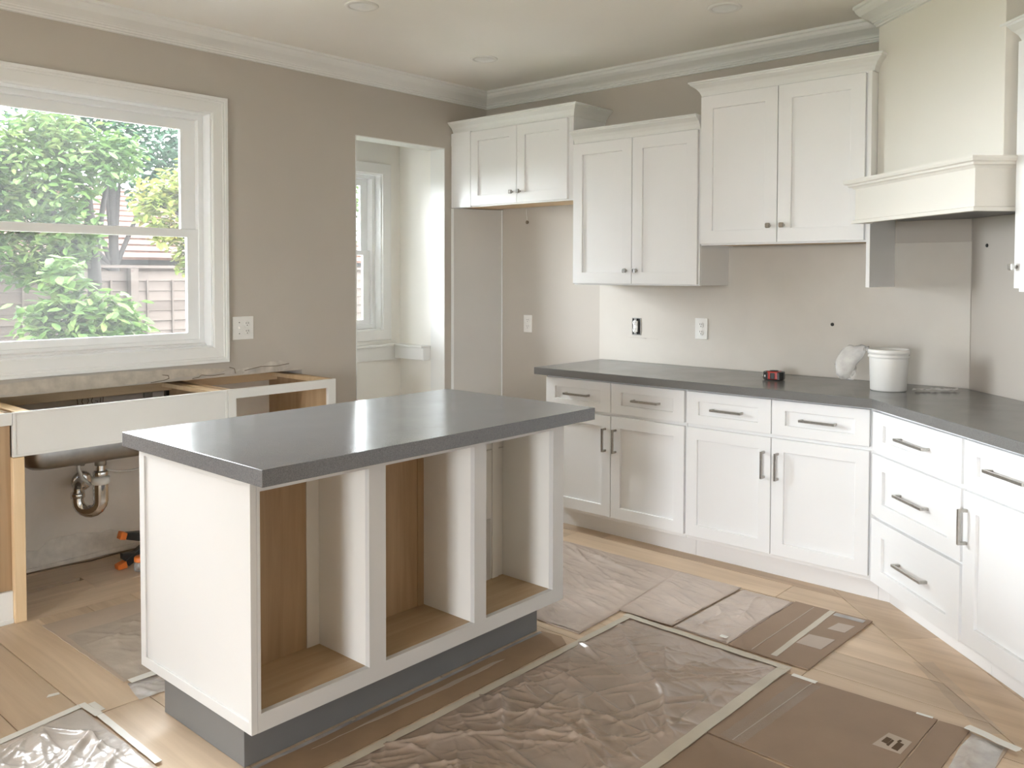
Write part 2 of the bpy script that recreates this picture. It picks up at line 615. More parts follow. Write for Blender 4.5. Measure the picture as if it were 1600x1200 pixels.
H_LONG = handle_mesh(.165, 'bar_handle')
H_DIAG = handle_mesh(.205, 'bar_handle')
H_VERT = handle_mesh(.128, 'bar_handle')
_k = MB()
_k.lathe([(.0, 0), (.0065, 0), (.0055, .010), (.0055, .016)], 12, 0, Matrix.Rotation(PI / 2, 4, 'X'))
_k.box(-.0125, .0125, -.030, -.016, -.0125, .0125)
KNOB = _k.mesh('square_knob', KNOBM)
_b = bmesh.new()
_b.from_mesh(KNOB)
bmesh.ops.bevel(_b, geom=[e for e in _b.edges if len(e.link_faces) == 2 and e.calc_length() > .013], offset=.003, segments=2, affect='EDGES')
_b.to_mesh(KNOB)
_b.free()


def T(x, y, z):
    return Matrix.Translation((x, y, z))


VERT = Matrix.Rotation(PI / 2, 4, 'Y')

# ------------------------------------------------------------------ floor: oak planks
RIGHT_X = 4.80
DC = Vector((3.108, 0.0))
DD = Vector((1, -1)).normalized()
DN = Vector((-1, -1)).normalized()


def sn(s, n):
    p = DC + DD * s + DN * n
    return (p.x, p.y)


def clip(poly, a, b, c):
    """keep a*x+b*y <= c"""
    out = []
    for i in range(len(poly)):
        p, q = poly[i], poly[(i + 1) % len(poly)]
        dp, dq = a * p[0] + b * p[1] - c, a * q[0] + b * q[1] - c
        if dp <= 0:
            out.append(p)
        if dp * dq < 0:
            t = dp / (dp - dq)
            out.append((p[0] + (q[0] - p[0]) * t, p[1] + (q[1] - p[1]) * t))
    return out


floor = MB().box(-.6, 5.2, -9.75, 0.3, -.16, -.02).build('floor', mat_plain('subfloor', (.12, .08, .05), .9))
tag(floor, kind='structure')


def inset_prism(poly, g):
    cx = sum(p[0] for p in poly) / len(poly)
    cy = sum(p[1] for p in poly) / len(poly)
    out = []
    for p in poly:
        dx, dy = p[0] - cx, p[1] - cy
        out.append((p[0] - math.copysign(g, dx), p[1] - math.copysign(g, dy)))
    return out


PW = 0.192
SEAM_X = 0.345
nrow = 0
y = 0.0
bc = .455 + .205                            # the border board follows the diagonal cabinets
while y > -9.55:
    rr = random.Random(nrow * 13 + 5)
    x = SEAM_X - rr.uniform(0.1, 1.5)
    while x < 4.8:
        L = rr.uniform(1.1, 2.0)
        a, b = max(x, SEAM_X), min(x + L, 4.8)
        if b - a > .03:
            poly = [(a, y - PW), (b, y - PW), (b, y), (a, y)]
            # keep n >= bc of the diagonal wall: (p-DC).DN >= bc
            poly = clip(poly, -DN.x, -DN.y, -bc - DC.dot(DN))
            if len(poly) >= 3:
                dz = rr.uniform(0, .0012)
                MB().prism(inset_prism(poly, .0014), -.018, -dz).build('floor_plank', OAK, floor)
        x += L
    y -= PW
    nrow += 1
for n0, n1 in ((.03, .245), (.245, .455), (.457, .659)):                 # boards along the diagonal
    s = -.6
    rr = random.Random(int(n0 * 100))
    while s < 2.6:
        L = rr.uniform(1.0, 1.7)
        poly = [sn(s + .001, n0), sn(s + L - .001, n0), sn(s + L - .001, n1 - .001), sn(s + .001, n1 - .001)]
        poly = clip(poly, 0, 1, 0.0)
        poly = clip(poly, 1, 0, 4.8)
        if len(poly) >= 3 and n1 > .4:
            MB().prism(poly, -.018, -.0006).build('floor_plank', OAK, floor)
        s += L
for i, (x0, x1) in enumerate(((-.42, -.235), (-.235, -.045), (-.045, .15), (.15, SEAM_X))):   # under the sink run, boards turned along the wall
    rr = random.Random(i + 40)
    y = -.02
    while y > -9.55:
        L = rr.uniform(1.0, 1.8)
        a, b = max(x0, -.28 if -4.25 < y - L < -1.5 else .0), x1
        if b > a + .02:
            MB().box(a + .0008, b - .0008, max(y - L, -9.55) + .001, y, -.018, -rr.uniform(0, .001)).build('floor_plank', OAKY, floor)
        y -= L
for i in range(5):                                                        # alcove floor
    MB().box(-.45, -.001, -1.41 + .2 * i, -1.212 + .2 * i, -.018, -.0003).build('floor_plank', OAK, floor)

# ------------------------------------------------------------------ walls
CZ = 2.694
W1 = dict(y0=-4.34, y1=-2.083, z0=1.060, z1=2.281)                       # main window hole
OP = dict(y0=-1.143, y1=-.405, z1=2.281)                                  # opening to the alcove
RECZ, RECY = .897, -1.530                                                 # the wall is set back behind the sink run
w = MB()
T_ = -.13
w.box(T_, 0, W1['y1'], OP['y0'], RECZ, CZ + .1)
w.box(T_, 0, RECY, OP['y0'], -.02, RECZ)
w.box(T_, 0, OP['y0'], OP['y1'], OP['z1'], CZ + .1)
w.box(T_, 0, OP['y1'], .12, -.02, CZ + .1)
w.box(T_, 0, W1['y0'], W1['y1'], W1['z1'], CZ + .1)
w.box(T_, 0, W1['y0'], W1['y1'], RECZ, W1['z0'])
w.box(T_, 0, REAR_Y, W1['y0'], RECZ, CZ + .1)
w.box(T_, 0, REAR_Y, -4.35, -.02, RECZ)
w.box(-.44, T_, -4.47, -4.35, -.02, RECZ + .07)
w.box(-.44, -.30, -4.47, RECY, -.02, RECZ)                               # recessed lower part
w.box(-.30, T_, -4.47, RECY, RECZ - .001, RECZ + .07)
w.box(-.44, T_, RECY, RECY + .06, -.02, RECZ + .07)
wall_left = tag(w.build('wall_left', WALL), kind='structure')
w = MB()
w.box(-.13, 3.25, 0, .12, -.02, CZ + .1)
wall_back = tag(w.build('wall_back', WALL), kind='structure')
p_end = sn((RIGHT_X - DC.x) / DD.x, 0)
w = MB()
w.prism([(DC.x, 0), p_end, (p_end[0] + .12, p_end[1] + .05), (DC.x + .12, .12), (DC.x, .12)], -.02, CZ + .1)
wall_corner = tag(w.build('wall_corner', WALL), kind='structure')
w = MB()
w.box(RIGHT_X, RIGHT_X + .12, REAR_Y, p_end[1] + .05, -.02, CZ + .1)
wall_right = tag(w.build('wall_right', WALL), kind='structure')
w = MB()
w.box(-.44, RX0, REAR_Y - .15, REAR_Y, -.02, CZ + .1)
w.box(RX1, RIGHT_X + .12, REAR_Y - .15, REAR_Y, -.02, CZ + .1)
w.box(RX0, RX1, REAR_Y - .15, REAR_Y, RZ1, CZ + .1)
wall_rear = tag(w.build('wall_rear', WALL), kind='structure')
w = MB().box(-.2, 5.0, REAR_Y - .15, .12, CZ, CZ + .1)
ceiling = tag(w.build('ceiling', CEIL), kind='structure')

# backsplash board on the back wall (slightly greyer paint, seam at the fridge bay)
MB().box(.985, 3.106, -.004, 0, .915, 1.60).build('backsplash_board', WALLB, wall_back, 0.001, 1)
MB().box(2.765, 3.106, -.007, -.004, 1.60, 1.72).build('backsplash_strip', WALL, wall_back, 0.001, 1)
m = MB()
m.lathe([(0, 0), (.009, 0), (.009, .002), (0, .002)], 16, 0, T(2.46, -.004, 1.19) @ Matrix.Rotation(PI / 2, 4, 'X'))
m.build('drilled_hole', SLOT, wall_back)
m = MB()
rr = random.Random(3)
for i in range(5):                                                        # filler smears round the open box
    x0 = 1.19 + .045 * i + rr.uniform(-.01, .01)
    m.prism([(x0, 1.062), (x0 + .05, 1.060 + rr.uniform(-.003, .003)), (x0 + .05, 1.0635), (x0, 1.0645)], .0, .001, 0,
            Matrix(((1, 0, 0, 0), (0, 0, -1, -.004), (0, 1, 0, 0), (0, 0, 0, 1))))
m.build('filler_smear', PLASTER, wall_back)

# alcove beyond the opening
AX = -.45
A1 = dict(y0=-1.60, y1=-.571, z0=1.062, z1=2.127)
w = MB()
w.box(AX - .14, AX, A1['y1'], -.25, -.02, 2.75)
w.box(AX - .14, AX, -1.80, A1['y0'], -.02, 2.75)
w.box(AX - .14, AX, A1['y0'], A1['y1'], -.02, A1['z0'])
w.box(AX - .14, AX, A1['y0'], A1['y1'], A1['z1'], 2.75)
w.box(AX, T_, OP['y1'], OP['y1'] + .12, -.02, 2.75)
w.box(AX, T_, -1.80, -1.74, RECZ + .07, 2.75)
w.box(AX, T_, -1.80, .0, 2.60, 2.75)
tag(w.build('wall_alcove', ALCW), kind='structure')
# white lining of the opening
w = MB()
w.box(T_ - .002, .003, OP['y1'] - .004, OP['y1'] + .001, 0, OP['z1'])
w.box(T_ - .002, .003, OP['y0'] - .001, OP['y0'] + .004, 0, OP['z1'])
w.box(T_ - .002, .003, OP['y0'], OP['y1'], OP['z1'] - .004, OP['z1'] + .001)
tag(w.build('trim_1', TRIM), kind='structure')
# chair rail of the alcove: board, cap and the returning ledge
tr = tag(MB().box(AX, AX + .018, -1.39, OP['y1'], .852, .945).build('trim_2', TRIM, None, .002, 1), kind='structure')
MB().box(AX, AX + .035, -1.4, OP['y1'], .945, .962).build('rail_cap', TRIM, tr, .002, 1)
MB().box(AX + .02, T_ - .004, OP['y1'] - .07, OP['y1'], .862, .945).build('rail_return', TRIM, tr, .003, 1)
MB().box(AX + .02, T_ - .004, OP['y1'] - .085, OP['y1'], .945, .96).build('rail_cap', TRIM, tr, .002, 1)

# splayed side panel of the fridge bay, against the window wall
pn = tag(MB().prism([(0.001, -.34), (.022, -.34), (.154, -.002), (.001, -.002)], 0, 1.886).build('trim_3', CABG), kind='structure')
MB().box(.001, .024, -.345, -.339, 0, 1.886).build('edge_strip', TRIM, pn, .001, 1)
MB().box(.150, .158, -.008, -.0005, 0, 1.886).build('caulk_bead', TRIM, pn)

# ---- crown moulding along left and back wall
CROWN = [(0, CZ), (.105, CZ), (.105, CZ - .014), (.098, CZ - .018), (.092, CZ - .032), (.078, CZ - .046), (.058, CZ - .056),
         (.040, CZ - .066), (.030, CZ - .074), (.027, CZ - .080), (.020, CZ - .082), (.020, CZ - .090), (.012, CZ - .094), (.012, CZ - .100), (0, CZ - .102)]
HOOD_FAR = (2.7645, -.27)
HOOD_NEAR = sn(.80, .372)
o = sweep(MB(), CROWN, [(0, REAR_Y), (0, 0), (2.80, 0)]).build('trim_4', TRIM)
tag(fix_normals(o), kind='structure')
o = sweep(MB(), CROWN, [sn(.805, 0), p_end, (RIGHT_X, REAR_Y)]).build('trim_5', TRIM)
tag(fix_normals(o), kind='structure')

# ---- baseboard traces, plaster patches on the window wall
MB().box(-.30, -.2985, -4.34, RECY - .001, 0, RECZ - .03).build('primed_board', PRIMW, wall_left)
m = MB()
rr = random.Random(11)
pts = []
yy = -3.6
while yy < RECY - .02:
    pts.append((yy, .105 + .03 * rr.random() + .02 * math.sin(yy * 9)))
    yy += .05
poly = [(a, z) for a, z in pts] + [(RECY - .02, .001), (-3.6, .001)]
m.prism(poly, 0, .005, 0, Matrix(((0, 0, 1, -.2985), (1, 0, 0, 0), (0, 1, 0, 0), (0, 0, 0, 1))))
m.build('plaster_band', BANDM, wall_left)
m = MB()
m.prism([(-3.6, .001), (RECY - .02, .001), (RECY - .02, .022), (-2.4, .028), (-2.9, .018), (-3.6, .024)], 0, .014, 0,
        Matrix(((0, 0, 1, -.2985), (1, 0, 0, 0), (0, 1, 0, 0), (0, 0, 0, 1))))
m.build('plaster_base_lump', BANDM, wall_left)
YZ = Matrix(((0, 0, 1, .0002), (1, 0, 0, 0), (0, 1, 0, 0), (0, 0, 0, 1)))


def ragged(y0, y1, z0, z1, seed, n=10, amp=.35):
    rr = random.Random(seed)
    top, bot = [], []
    for i in range(n + 1):
        yv = y0 + (y1 - y0) * i / n
        e = math.sin(PI * i / n) ** .5
        mid = (z0 + z1) / 2
        h = (z1 - z0) / 2
        top.append((yv, mid + h * e * (1 - amp * rr.random())))
        bot.append((yv, mid - h * e * (1 - amp * rr.random()) - .0005))
    return top + bot[::-1]


for i, (a, b, z0, z1) in enumerate(((-3.35, -2.01, .8975, .970), (-2.03, -1.62, .8975, .938), (-1.80, -1.60, .8975, .962))):
    MB().prism(ragged(a, b, z0, z1, i + 5, 22, .25), 0, .0010 + .0004 * i, 0, YZ).build('torn_paper_patch', PEEL if i == 0 else PLASTER, wall_left)
for i, (a, b, z0, z1) in enumerate(((-2.30, -2.22, .900, .922), (-2.18, -2.155, .902, .930), (-2.13, -2.06, .900, .915), (-1.95, -1.90, .900, .925), (-1.72, -1.66, .900, .94))):
    MB().prism(ragged(a, b, z0, z1, i + 35, 9, .8), 0, .0030, 0, YZ).build('plaster_scab', WALL, wall_left)
for i, seq in enumerate((((-2.36, .935), (-2.33, .930), (-2.325, .915), (-2.35, .908), (-2.42, .902)), ((-2.20, .903), (-2.165, .907), (-2.15, .918), (-2.1, .909), (-2.02, .912)),
                         ((-1.99, .945), (-1.96, .935), (-1.955, .91)), ((-1.9, .92), (-1.8, .935), (-1.7, .93), (-1.62, .938)))):
    MB().tube([(.004, a, z) for a, z in seq], .0016, 5).build('crack', CRACK, wall_left)
# pencil scrawl on the wall behind the sink
m = MB()
for seq in (((-2.655, .835), (-2.65, .79)), ((-2.66, .828), (-2.652, .837)), ((-2.600, .833), (-2.625, .828), (-2.632, .81), (-2.625, .795), (-2.607, .792), (-2.598, .81), (-2.603, .83)),
            ((-2.558, .828), (-2.575, .832), (-2.585, .81), (-2.577, .79), (-2.558, .793), (-2.553, .806), (-2.566, .808)), ((-2.54, .82), (-2.54, .79)), ((-2.525, .83), (-2.528, .788))):
    m.tube([(-.2975, a, z - .01) for a, z in seq], .002, 5)
m.build('pencil_scrawl', CRACK, wall_left)

# ------------------------------------------------------------------ windows
def casing(parent, x, y0, y1, z0, z1, wd, prof=True, mat=None):
    """mitred picture-frame casing on plane x facing +x; y0..z1 is the inner rectangle"""
    mat = mat or TRIM
    rings = [(0, .0), (0, .010), (.006, .014), (.012, .014), (wd - .030, .016), (wd - .028, .021), (wd - .018, .021), (wd - .016, .026), (wd - .002, .026), (wd, .022), (wd, 0)] if prof else \
            [(0, 0), (0, .016), (.004, .019), (wd - .004, .019), (wd, .016), (wd, 0)]
    C = [(y0, z0, -1, -1), (y1, z0, 1, -1), (y1, z1, 1, 1), (y0, z1, -1, 1)]
    for i in range(4):
        j = (i + 1) % 4
        mb = MB()
        vs = []
        for (a, b, sa, sb) in (C[i], C[j]):
            vs += [(x + h, a + sa * d, b + sb * d) for d, h in rings]
        k = len(rings)
        fs = [(q, (q + 1) % k, k + (q + 1) % k, k + q) for q in range(k)] + [tuple(range(k - 1, -1, -1)), tuple(range(k, 2 * k))]
        mb.add(vs, fs)
        fix_normals(mb.build('casing_board', mat, parent))


def yz_ring(mb, x0, x1, y0, y1, z0, z1, fl, fr_, fb, ft):
    F = Matrix(((0, -1, 0, 0), (1, 0, 0, 0), (0, 0, 1, 0), (0, 0, 0, 1)))
    return ring(mb, F, y0, y1, z0, z1, -x1, -x0, fl, fr_, fb, ft)


def big_window(wname, wlabel, W):
    win = root(wname, wlabel, None, (0, (W['y0'] + W['y1']) / 2, 1.06), kind='structure')
    casing(win, 0, W['y0'], W['y1'], W['z0'], W['z1'], .084)
    yz_ring(MB(), T_, 0.0, W['y0'] - .001, W['y1'] + .001, W['z0'] - .001, W['z1'] + .001, .008, .008, .008, .008).build('jamb', VINYL, win)
    yz_ring(MB(), -.128, -.072, W['y0'] + .006, W['y1'] - .006, W['z0'] + .006, W['z1'] - .006, .030, .030, .034, .028).build('outer_frame', VINYL, win, .002, 1)
    MB().prism([(-.128, 1.066), (-.05, 1.066), (-.05, 1.074), (-.128, 1.098)], W['y0'] + .008, W['y1'] - .008, 0,
               Matrix(((1, 0, 0, 0), (0, 0, 1, 0), (0, 1, 0, 0), (0, 0, 0, 1)))).build('sill', VINYL, win)
    fix_normals(win.children[-1])
    ys0, ys1 = W['y0'] + .038, W['y1'] - .034
    up_s = yz_ring(MB(), -.122, -.102, ys0, ys1, 1.640, 2.248, .083, .083, .032, .054).build('upper_sash', VINYL, win, .002, 1)
    MB().box(-.114, -.110, ys0 + .08, ys1 - .08, 1.668, 2.198).build('pane', GLASS, up_s)
    lo_s = yz_ring(MB(), -.098, -.074, ys0, ys1, 1.100, 1.676, .064, .064, .036, .042).build('lower_sash', VINYL, win, .002, 1)
    MB().box(-.088, -.084, ys0 + .06, ys1 - .06, 1.132, 1.638).build('pane', GLASS, lo_s)


big_window('window_1', 'large white double-hung window with garden view over the sink run', W1)
win2 = root('window_2', 'narrow white double-hung window in the alcove beyond the opening', None, (AX, -.87, 1.06), kind='structure')
casing(win2, AX, A1['y0'], A1['y1'], A1['z0'], A1['z1'], .072, False)
yz_ring(MB(), AX - .14, AX, A1['y0'] - .001, A1['y1'] + .001, A1['z0'] - .001, A1['z1'] + .001, .008, .008, .008, .008).build('jamb', VINYL, win2)
yz_ring(MB(), AX - .135, AX - .06, A1['y0'] + .006, A1['y1'] - .006, A1['z0'] + .006, A1['z1'] - .006, .028, .028, .03, .024).build('outer_frame', VINYL, win2, .002, 1)
q0, q1 = A1['y0'] + .034, A1['y1'] - .034
u2 = yz_ring(MB(), AX - .13, AX - .11, q0, q1, 1.575, 2.102, .06, .06, .03, .05).build('upper_sash', VINYL, win2, .002, 1)
MB().box(AX - .122, AX - .118, q0 + .055, q1 - .055, 1.6, 2.055).build('pane', GLASS, u2)
l2 = yz_ring(MB(), AX - .105, AX - .082, q0, q1, 1.092, 1.607, .06, .06, .04, .032).build('lower_sash', VINYL, win2, .002, 1)
MB().box(AX - .095, AX - .091, q0 + .055, q1 - .055, 1.128, 1.58).build('pane', GLASS, l2)

# ------------------------------------------------------------------ recessed ceiling lights
for (x, y_, lab) in ((.955, -1.849, 'unlit round recessed ceiling light nearest the big window'), (2.207, -.704, 'unlit round recessed ceiling light in front of the tall wall cabinet'),
                     (.695, -.752, 'unlit round recessed ceiling light nearest the room corner and fridge bay')):
    r = root('ceiling_light', lab, 'ceiling light', (x, y_, CZ), group='recessed ceiling lights')
    M = T(x, y_, CZ)
    MB().lathe([(.056, -.0005), (.058, -.006), (.076, -.005), (.080, -.0015), (.080, 0)], 36, 0, M).build('trim_ring', WHITEP, r)
    MB().lathe([(0, -.0008), (.03, -.001), (.05, -.002), (.057, -.004)], 36, 0, M).build('lens', LENS, r)

# ------------------------------------------------------------------ base cabinets, back wall
XL, DW = 1.047, .457
TOE_Y, FRONT_Y = -.49, -.61


def base_pair(x0, label):
    r = root('base_cabinet', label, 'cabinet', (x0 + DW, -.3, 0), group='white base cabinets under the long counter')
    x1 = x0 + 2 * DW
    MB().box(x0 + .001, x1 - .001, -.588, -.006, .112, .873).build('carcass', CABW, r, .001, 1)
    MB().box(x0 + .001, x1 - .001, TOE_Y, TOE_Y + .018, 0, .112).build('toe_board', CABW, r)
    for k in range(2):
        a = x0 + k * DW + (.007 if k == 0 else .002)
        b = x0 + (k + 1) * DW - (.002 if k == 0 else .007)
        d = shaker(r, F_BACK, 'drawer', a, b, .700, .862, FRONT_Y, .066, .047)
        put('bar_handle', H_LONG, d, T((a + b) / 2 - .005, FRONT_Y + .013, .779))
        d = shaker(r, F_BACK, 'door', a, b, .134, .682, FRONT_Y, .060)
        hx = (b - .032) if k == 0 else (a + .032)
        put('bar_handle', H_VERT, d, T(hx, FRONT_Y, .553) @ VERT)
    return r


base_pair(XL, 'white two-door base cabinet with two drawers, next to the fridge bay')
base_pair(XL + 2 * DW, 'white two-door base cabinet with two drawers, next to the corner')
r = root('corner_filler', 'white upright filler strip between base cabinets and diagonal drawers', 'filler', (2.885, -.58, 0))
MB().box(2.876, 2.901, -.60, -.575, .112, .873).build('strip', CABW, r, .001, 1)
MB().box(2.8752, 2.9225, TOE_Y, TOE_Y + .018, 0, .112).build('toe_board', CABW, r)
MB().box(2.876, 2.899, -.574, TOE_Y + .017, .1122, .13).build('bracket', CABW, r)
# diagonal run (turned a little more than the wall)
ANG = -PI / 4 + .040
F0 = Vector(sn(.286, .600))
FD = Matrix.Translation((F0.x, F0.y, 0)) @ Matrix.Rotation(ANG, 4, 'Z')     # local origin: far front corner
# drawer stack: local x from 0
r = root('drawer_cabinet', 'white three-drawer base cabinet in the diagonal run beside the corner', 'cabinet', tuple(FD @ Vector((.31, .25, 0))), ANG)
MB().box(-.002, .634, .022, .52, .112, .873, 0, FD).build('carcass', CABW, r, .001, 1)
MB().box(-.066, .634, .125, .143, 0, .112, 0, FD).build('toe_board', CABW, r)
for (z0, z1, frz) in ((.694, .860, .048), (.415, .678, .062), (.124, .400, .066)):
    d = shaker(r, FD, 'drawer', .002, .626, z0, z1, 0, .082, frz)
    put('bar_handle', H_DIAG, d, FD @ T(.305, .013, (z0 + z1) / 2 - .002))
r = root('base_cabinet', 'white base cabinet at the right picture edge with a drawer over a door', 'cabinet', tuple(FD @ Vector((1.1, .25, 0))), ANG)
MB().box(.636, 1.56, .022, .52, .112, .873, 0, FD).build('carcass', CABW, r, .001, 1)
MB().box(.636, 1.56, .125, .143, 0, .112, 0, FD).build('toe_board', CABW, r)
for k, (a, b) in enumerate(((.642, 1.098), (1.101, 1.557))):
    d = shaker(r, FD, 'drawer', a, b, .694, .860, 0, .070, .048)
    put('bar_handle', H_DIAG, d, FD @ T((a + b) / 2 + .005, .013, .777))
    d = shaker(r, FD, 'door', a, b, .132, .678, 0, .070)
    put('bar_handle', H_VERT, d, FD @ T(a + .022 if k == 0 else b - .03, 0, .552) @ VERT)

# ------------------------------------------------------------------ worktops
far_n = Vector((FD @ Vector((1.62, -.035, 0))).xy)
bend = Vector((2.893, -.655))
poly = [(1.0, -.655), (bend.x, bend.y), (far_n.x, far_n.y), tuple(DC + DD * ((far_n - DC).dot(DD) + .0) + DN * .003), (DC.x - .002, -.006), (1.0, -.006)]
r = root('worktop', 'long grey quartz counter along the back wall turning down the diagonal', 'worktop', (2.3, -.3, .875))
MB().prism(poly, .875, .915).build('slab', QUARTZ_C, r, .0025, 2)

# ------------------------------------------------------------------ wall cabinets
CABCROWN = [(-.004, 0), (.004, 0), (.006, .008), (.012, .022), (.024, .038), (.040, .050), (.048, .056), (.050, .062), (.056, .064), (.056, .072), (-.004, .072)]


def wall_cab(name, label, x0, x1, z0, z1, doors, path, fr, knobz, extra=None, loc=None, group='white wall cabinets'):
    r = root(name, label, 'cabinet', loc or ((x0 + x1) / 2, -.17, z0), group=group)
    yb = -.002
    m = MB()
    m.box(x0, x0 + .018, -.305, yb, z0, z1)
    m.box(x1 - .018, x1, -.305, yb, z0, z1)
    m.box(x0 + .018, x1 - .018, -.305, yb, z1 - .018, z1)
    m.box(x0 + .018, x1 - .018, -.02, yb, z0 + .02, z1 - .018)
    m.build('carcass', CABW, r, .0008, 1)
    ring(MB(), F_BACK, x0, x1, z0 - .002, z1, -.3245, -.305, .04, .04, .024, .04).build('face_frame', CABW, r, .001, 1)
    MB().box(x0 + .018, x1 - .018, -.304, -.02, z0 + .003, z0 + .018).build('bottom_board', MAPLEL, r, label='bare maple underside')
    for (a, b, kx) in doors:
        d = shaker(r, F_BACK, 'door', a, b, z0 + .006, z1 - .006, -.345, fr)
        put('square_knob', KNOB, d, T(kx, -.345, knobz))
    o = fix_normals(sweep(MB(), [(a, z1 + b) for a, b in CABCROWN], path).build('crown', TRIM, r))
    return r


g = wall_cab('wall_cabinet', 'white wall cabinet over the empty fridge bay, with a wide blank stile', .004, 1.022, 1.889, 2.383,
             ((.186, .587, .555), (.590, .990, .618)), [(.006, -.3245), (1.022, -.3245), (1.022, -.004)], .064, 1.963)
MB().box(.004, .183, -.3445, -.325, 1.889, 2.300).build('blank_stile', CABW, g, .0008, 1)
MB().box(.004, .183, -.3465, -.325, 2.300, 2.383).build('stile_cap', CABW, g, .0008, 1)
wall_cab('wall_cabinet', 'white two-door wall cabinet, lowest of the three, right of fridge bay', 1.033, 1.872, 1.386, 2.216,
         ((1.037, 1.4505, 1.418), (1.4545, 1.866, 1.487)), [(1.033, -.3245), (1.872, -.3245)], .066, 1.467)
g = wall_cab('wall_cabinet', 'tall white two-door wall cabinet beside the range hood', 1.880, 2.745, 1.600, 2.382,
             ((1.884, 2.309, 2.273), (2.313, 2.735, 2.344)), [(1.880, -.004), (1.880, -.3245), (2.764, -.3245), (2.764, -.004)], .068, 1.689)
MB().box(2.7465, 2.764, -.345, -.002, 1.387, 2.380).build('end_panel', CABW, g, .001, 1)

# right-hand wall cabinet on the diagonal wall
FU = Matrix.Translation((*sn(.822, .34), 0)) @ Matrix.Rotation(-PI / 4, 4, 'Z')
r = root('wall_cabinet', 'white wall cabinet cut by the right picture edge, beyond the hood', 'cabinet', tuple(FU @ Vector((.4, .17, 1.38))), -PI / 4, group='white wall cabinets')
MB().box(.004, .86, .021, .337, 1.383, 2.30, 0, FU).build('carcass', CABW, r, .001, 1)
for a, b, kx in ((.006, .43, .022), (.434, .856, .832)):
    d = shaker(r, FU, 'door', a, b, 1.396, 2.292, 0, .068)
    put('square_knob', KNOB, d, FU @ T(kx, 0, 1.474))
pth = [(FU @ Vector(p)).xy for p in ((.004, .33, 0), (.004, .02, 0), (.86, .02, 0), (.86, .33, 0))]
fix_normals(sweep(MB(), [(a, 2.296 + b) for a, b in CABCROWN], pth).build('crown', TRIM, r))

# ------------------------------------------------------------------ range hood
r = root('range_hood', 'cream boxed range hood with moulded apron on the diagonal wall', 'range hood', (*sn(.4, .2), 1.68))
ch = [HOOD_FAR, HOOD_NEAR, sn(.80, .004), (DC.x - .004, -.009), (HOOD_FAR[0], -.009)]
MB().prism(ch, 1.83, CZ - .001).build('chimney', HOODP, r, .002, 1)
hc = [(a, z) for a, z in CROWN]
fix_normals(sweep(MB(), [(a, z - .002) for a, z in hc], [(2.768, -.10), HOOD_FAR, HOOD_NEAR, sn(.80, .004)]).build('crown', TRIM, r))
A_FAR, A_NEAR = Vector((2.706, -.378)), Vector(sn(.802, .478))
ap = [tuple(A_FAR), tuple(A_NEAR), sn(.802, .004), (DC.x - .004, -.009), (2.768, -.009), (2.768, -.352)]


def shell(z0, z1, outer, th):
    """apron as an open skirt: front, near side and far return"""
    m = MB()
    a, b, c = Vector(outer[0]), Vector(outer[1]), Vector(outer[2])
    d = (b - a).normalized()
    nrm = Vector((d.y, -d.x))
    if (Vector((3.3, -.1)) - a).dot(nrm) < 0:
        nrm = -nrm
    m.prism([tuple(a), tuple(b), tuple(b + nrm * th - d * .0), tuple(a + nrm * th)], z0, z1)
    e = (c - b).normalized()
    q = Vector((e.y, -e.x))
    if (a - b).dot(q) < 0:
        q = -q
    m.prism([tuple(b), tuple(c), tuple(c + q * th), tuple(b + q * th)], z0, z1)
    m.prism([tuple(a), tuple(a + nrm * th), (2.785, -.30), (2.768, -.352)], z0, z1)
    return m


shell(1.688, 1.845, ap, .02).build('apron', HOODP, r, .001, 1)
sk = [(0, 1.838), (.004, 1.838), (.010, 1.846), (.020, 1.850), (.020, 1.858), (.030, 1.862), (.034, 1.872), (.034, 1.880), (-.05, 1.880), (-.05, 1.838)]
fix_normals(sweep(MB(), sk, [(2.772, -.345), tuple(A_FAR), tuple(A_NEAR), sn(.802, .004)]).build('apron_moulding', HOODP, r))
MB().prism([tuple(Vector(p)) for p in (A_FAR + Vector((.02, .02)), A_NEAR + Vector((0, .05)), sn(.79, .01), (DC.x - .006, -.012), (2.775, -.012), (2.775, -.35))], 1.80, 1.84).build('apron_deck', HOODP, r)
lo = [(0, 1.680), (.010, 1.680), (.010, 1.694), (.003, 1.697), (0, 1.697), (-.02, 1.697), (-.02, 1.680)]
fix_normals(sweep(MB(), lo, [(2.772, -.345), tuple(A_FAR), tuple(A_NEAR), sn(.802, .004)]).build('lower_lip', HOODP, r))
ln = [tuple(A_FAR + Vector((.045, .03))), tuple(A_NEAR + Vector((-.02, .03))), sn(.78, .012), (DC.x - .008, -.02), (2.79, -.02), (2.79, -.33)]
MB().prism(ln, 1.705, 1.72).build('liner', DARKM, r, label='dark metal underside')

# ------------------------------------------------------------------ kitchen island
IX0, IX1, IY0, IY1 = 1.405, 2.075, -3.130, -1.735
isl = root('kitchen_island', 'open-fronted island cabinet with three empty bays and a dark plinth', 'island', ((IX0 + IX1) / 2, (IY0 + IY1) / 2, 0))
CB = .867
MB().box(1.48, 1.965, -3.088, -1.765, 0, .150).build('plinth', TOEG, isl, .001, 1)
bays = ((-3.099, -2.712), (-2.645, -2.240), (-2.180, -1.800))
ZB0, ZB1 = .203, .834
m = MB()                                                     # face frame
yl = [IY0 + .0205] + [v for b in bays for v in b] + [IY1]
m.box(IX1 - .02, IX1, IY0 + .0205, IY1, .150, ZB0)
m.box(IX1 - .02, IX1, IY0 + .0205, IY1, ZB1, CB)
for i in range(0, 8, 2):
    m.box(IX1 - .02, IX1, yl[i], yl[i + 1], ZB0, ZB1)
m.build('face_frame', ISLP, isl)
XB = 1.806
m = MB()
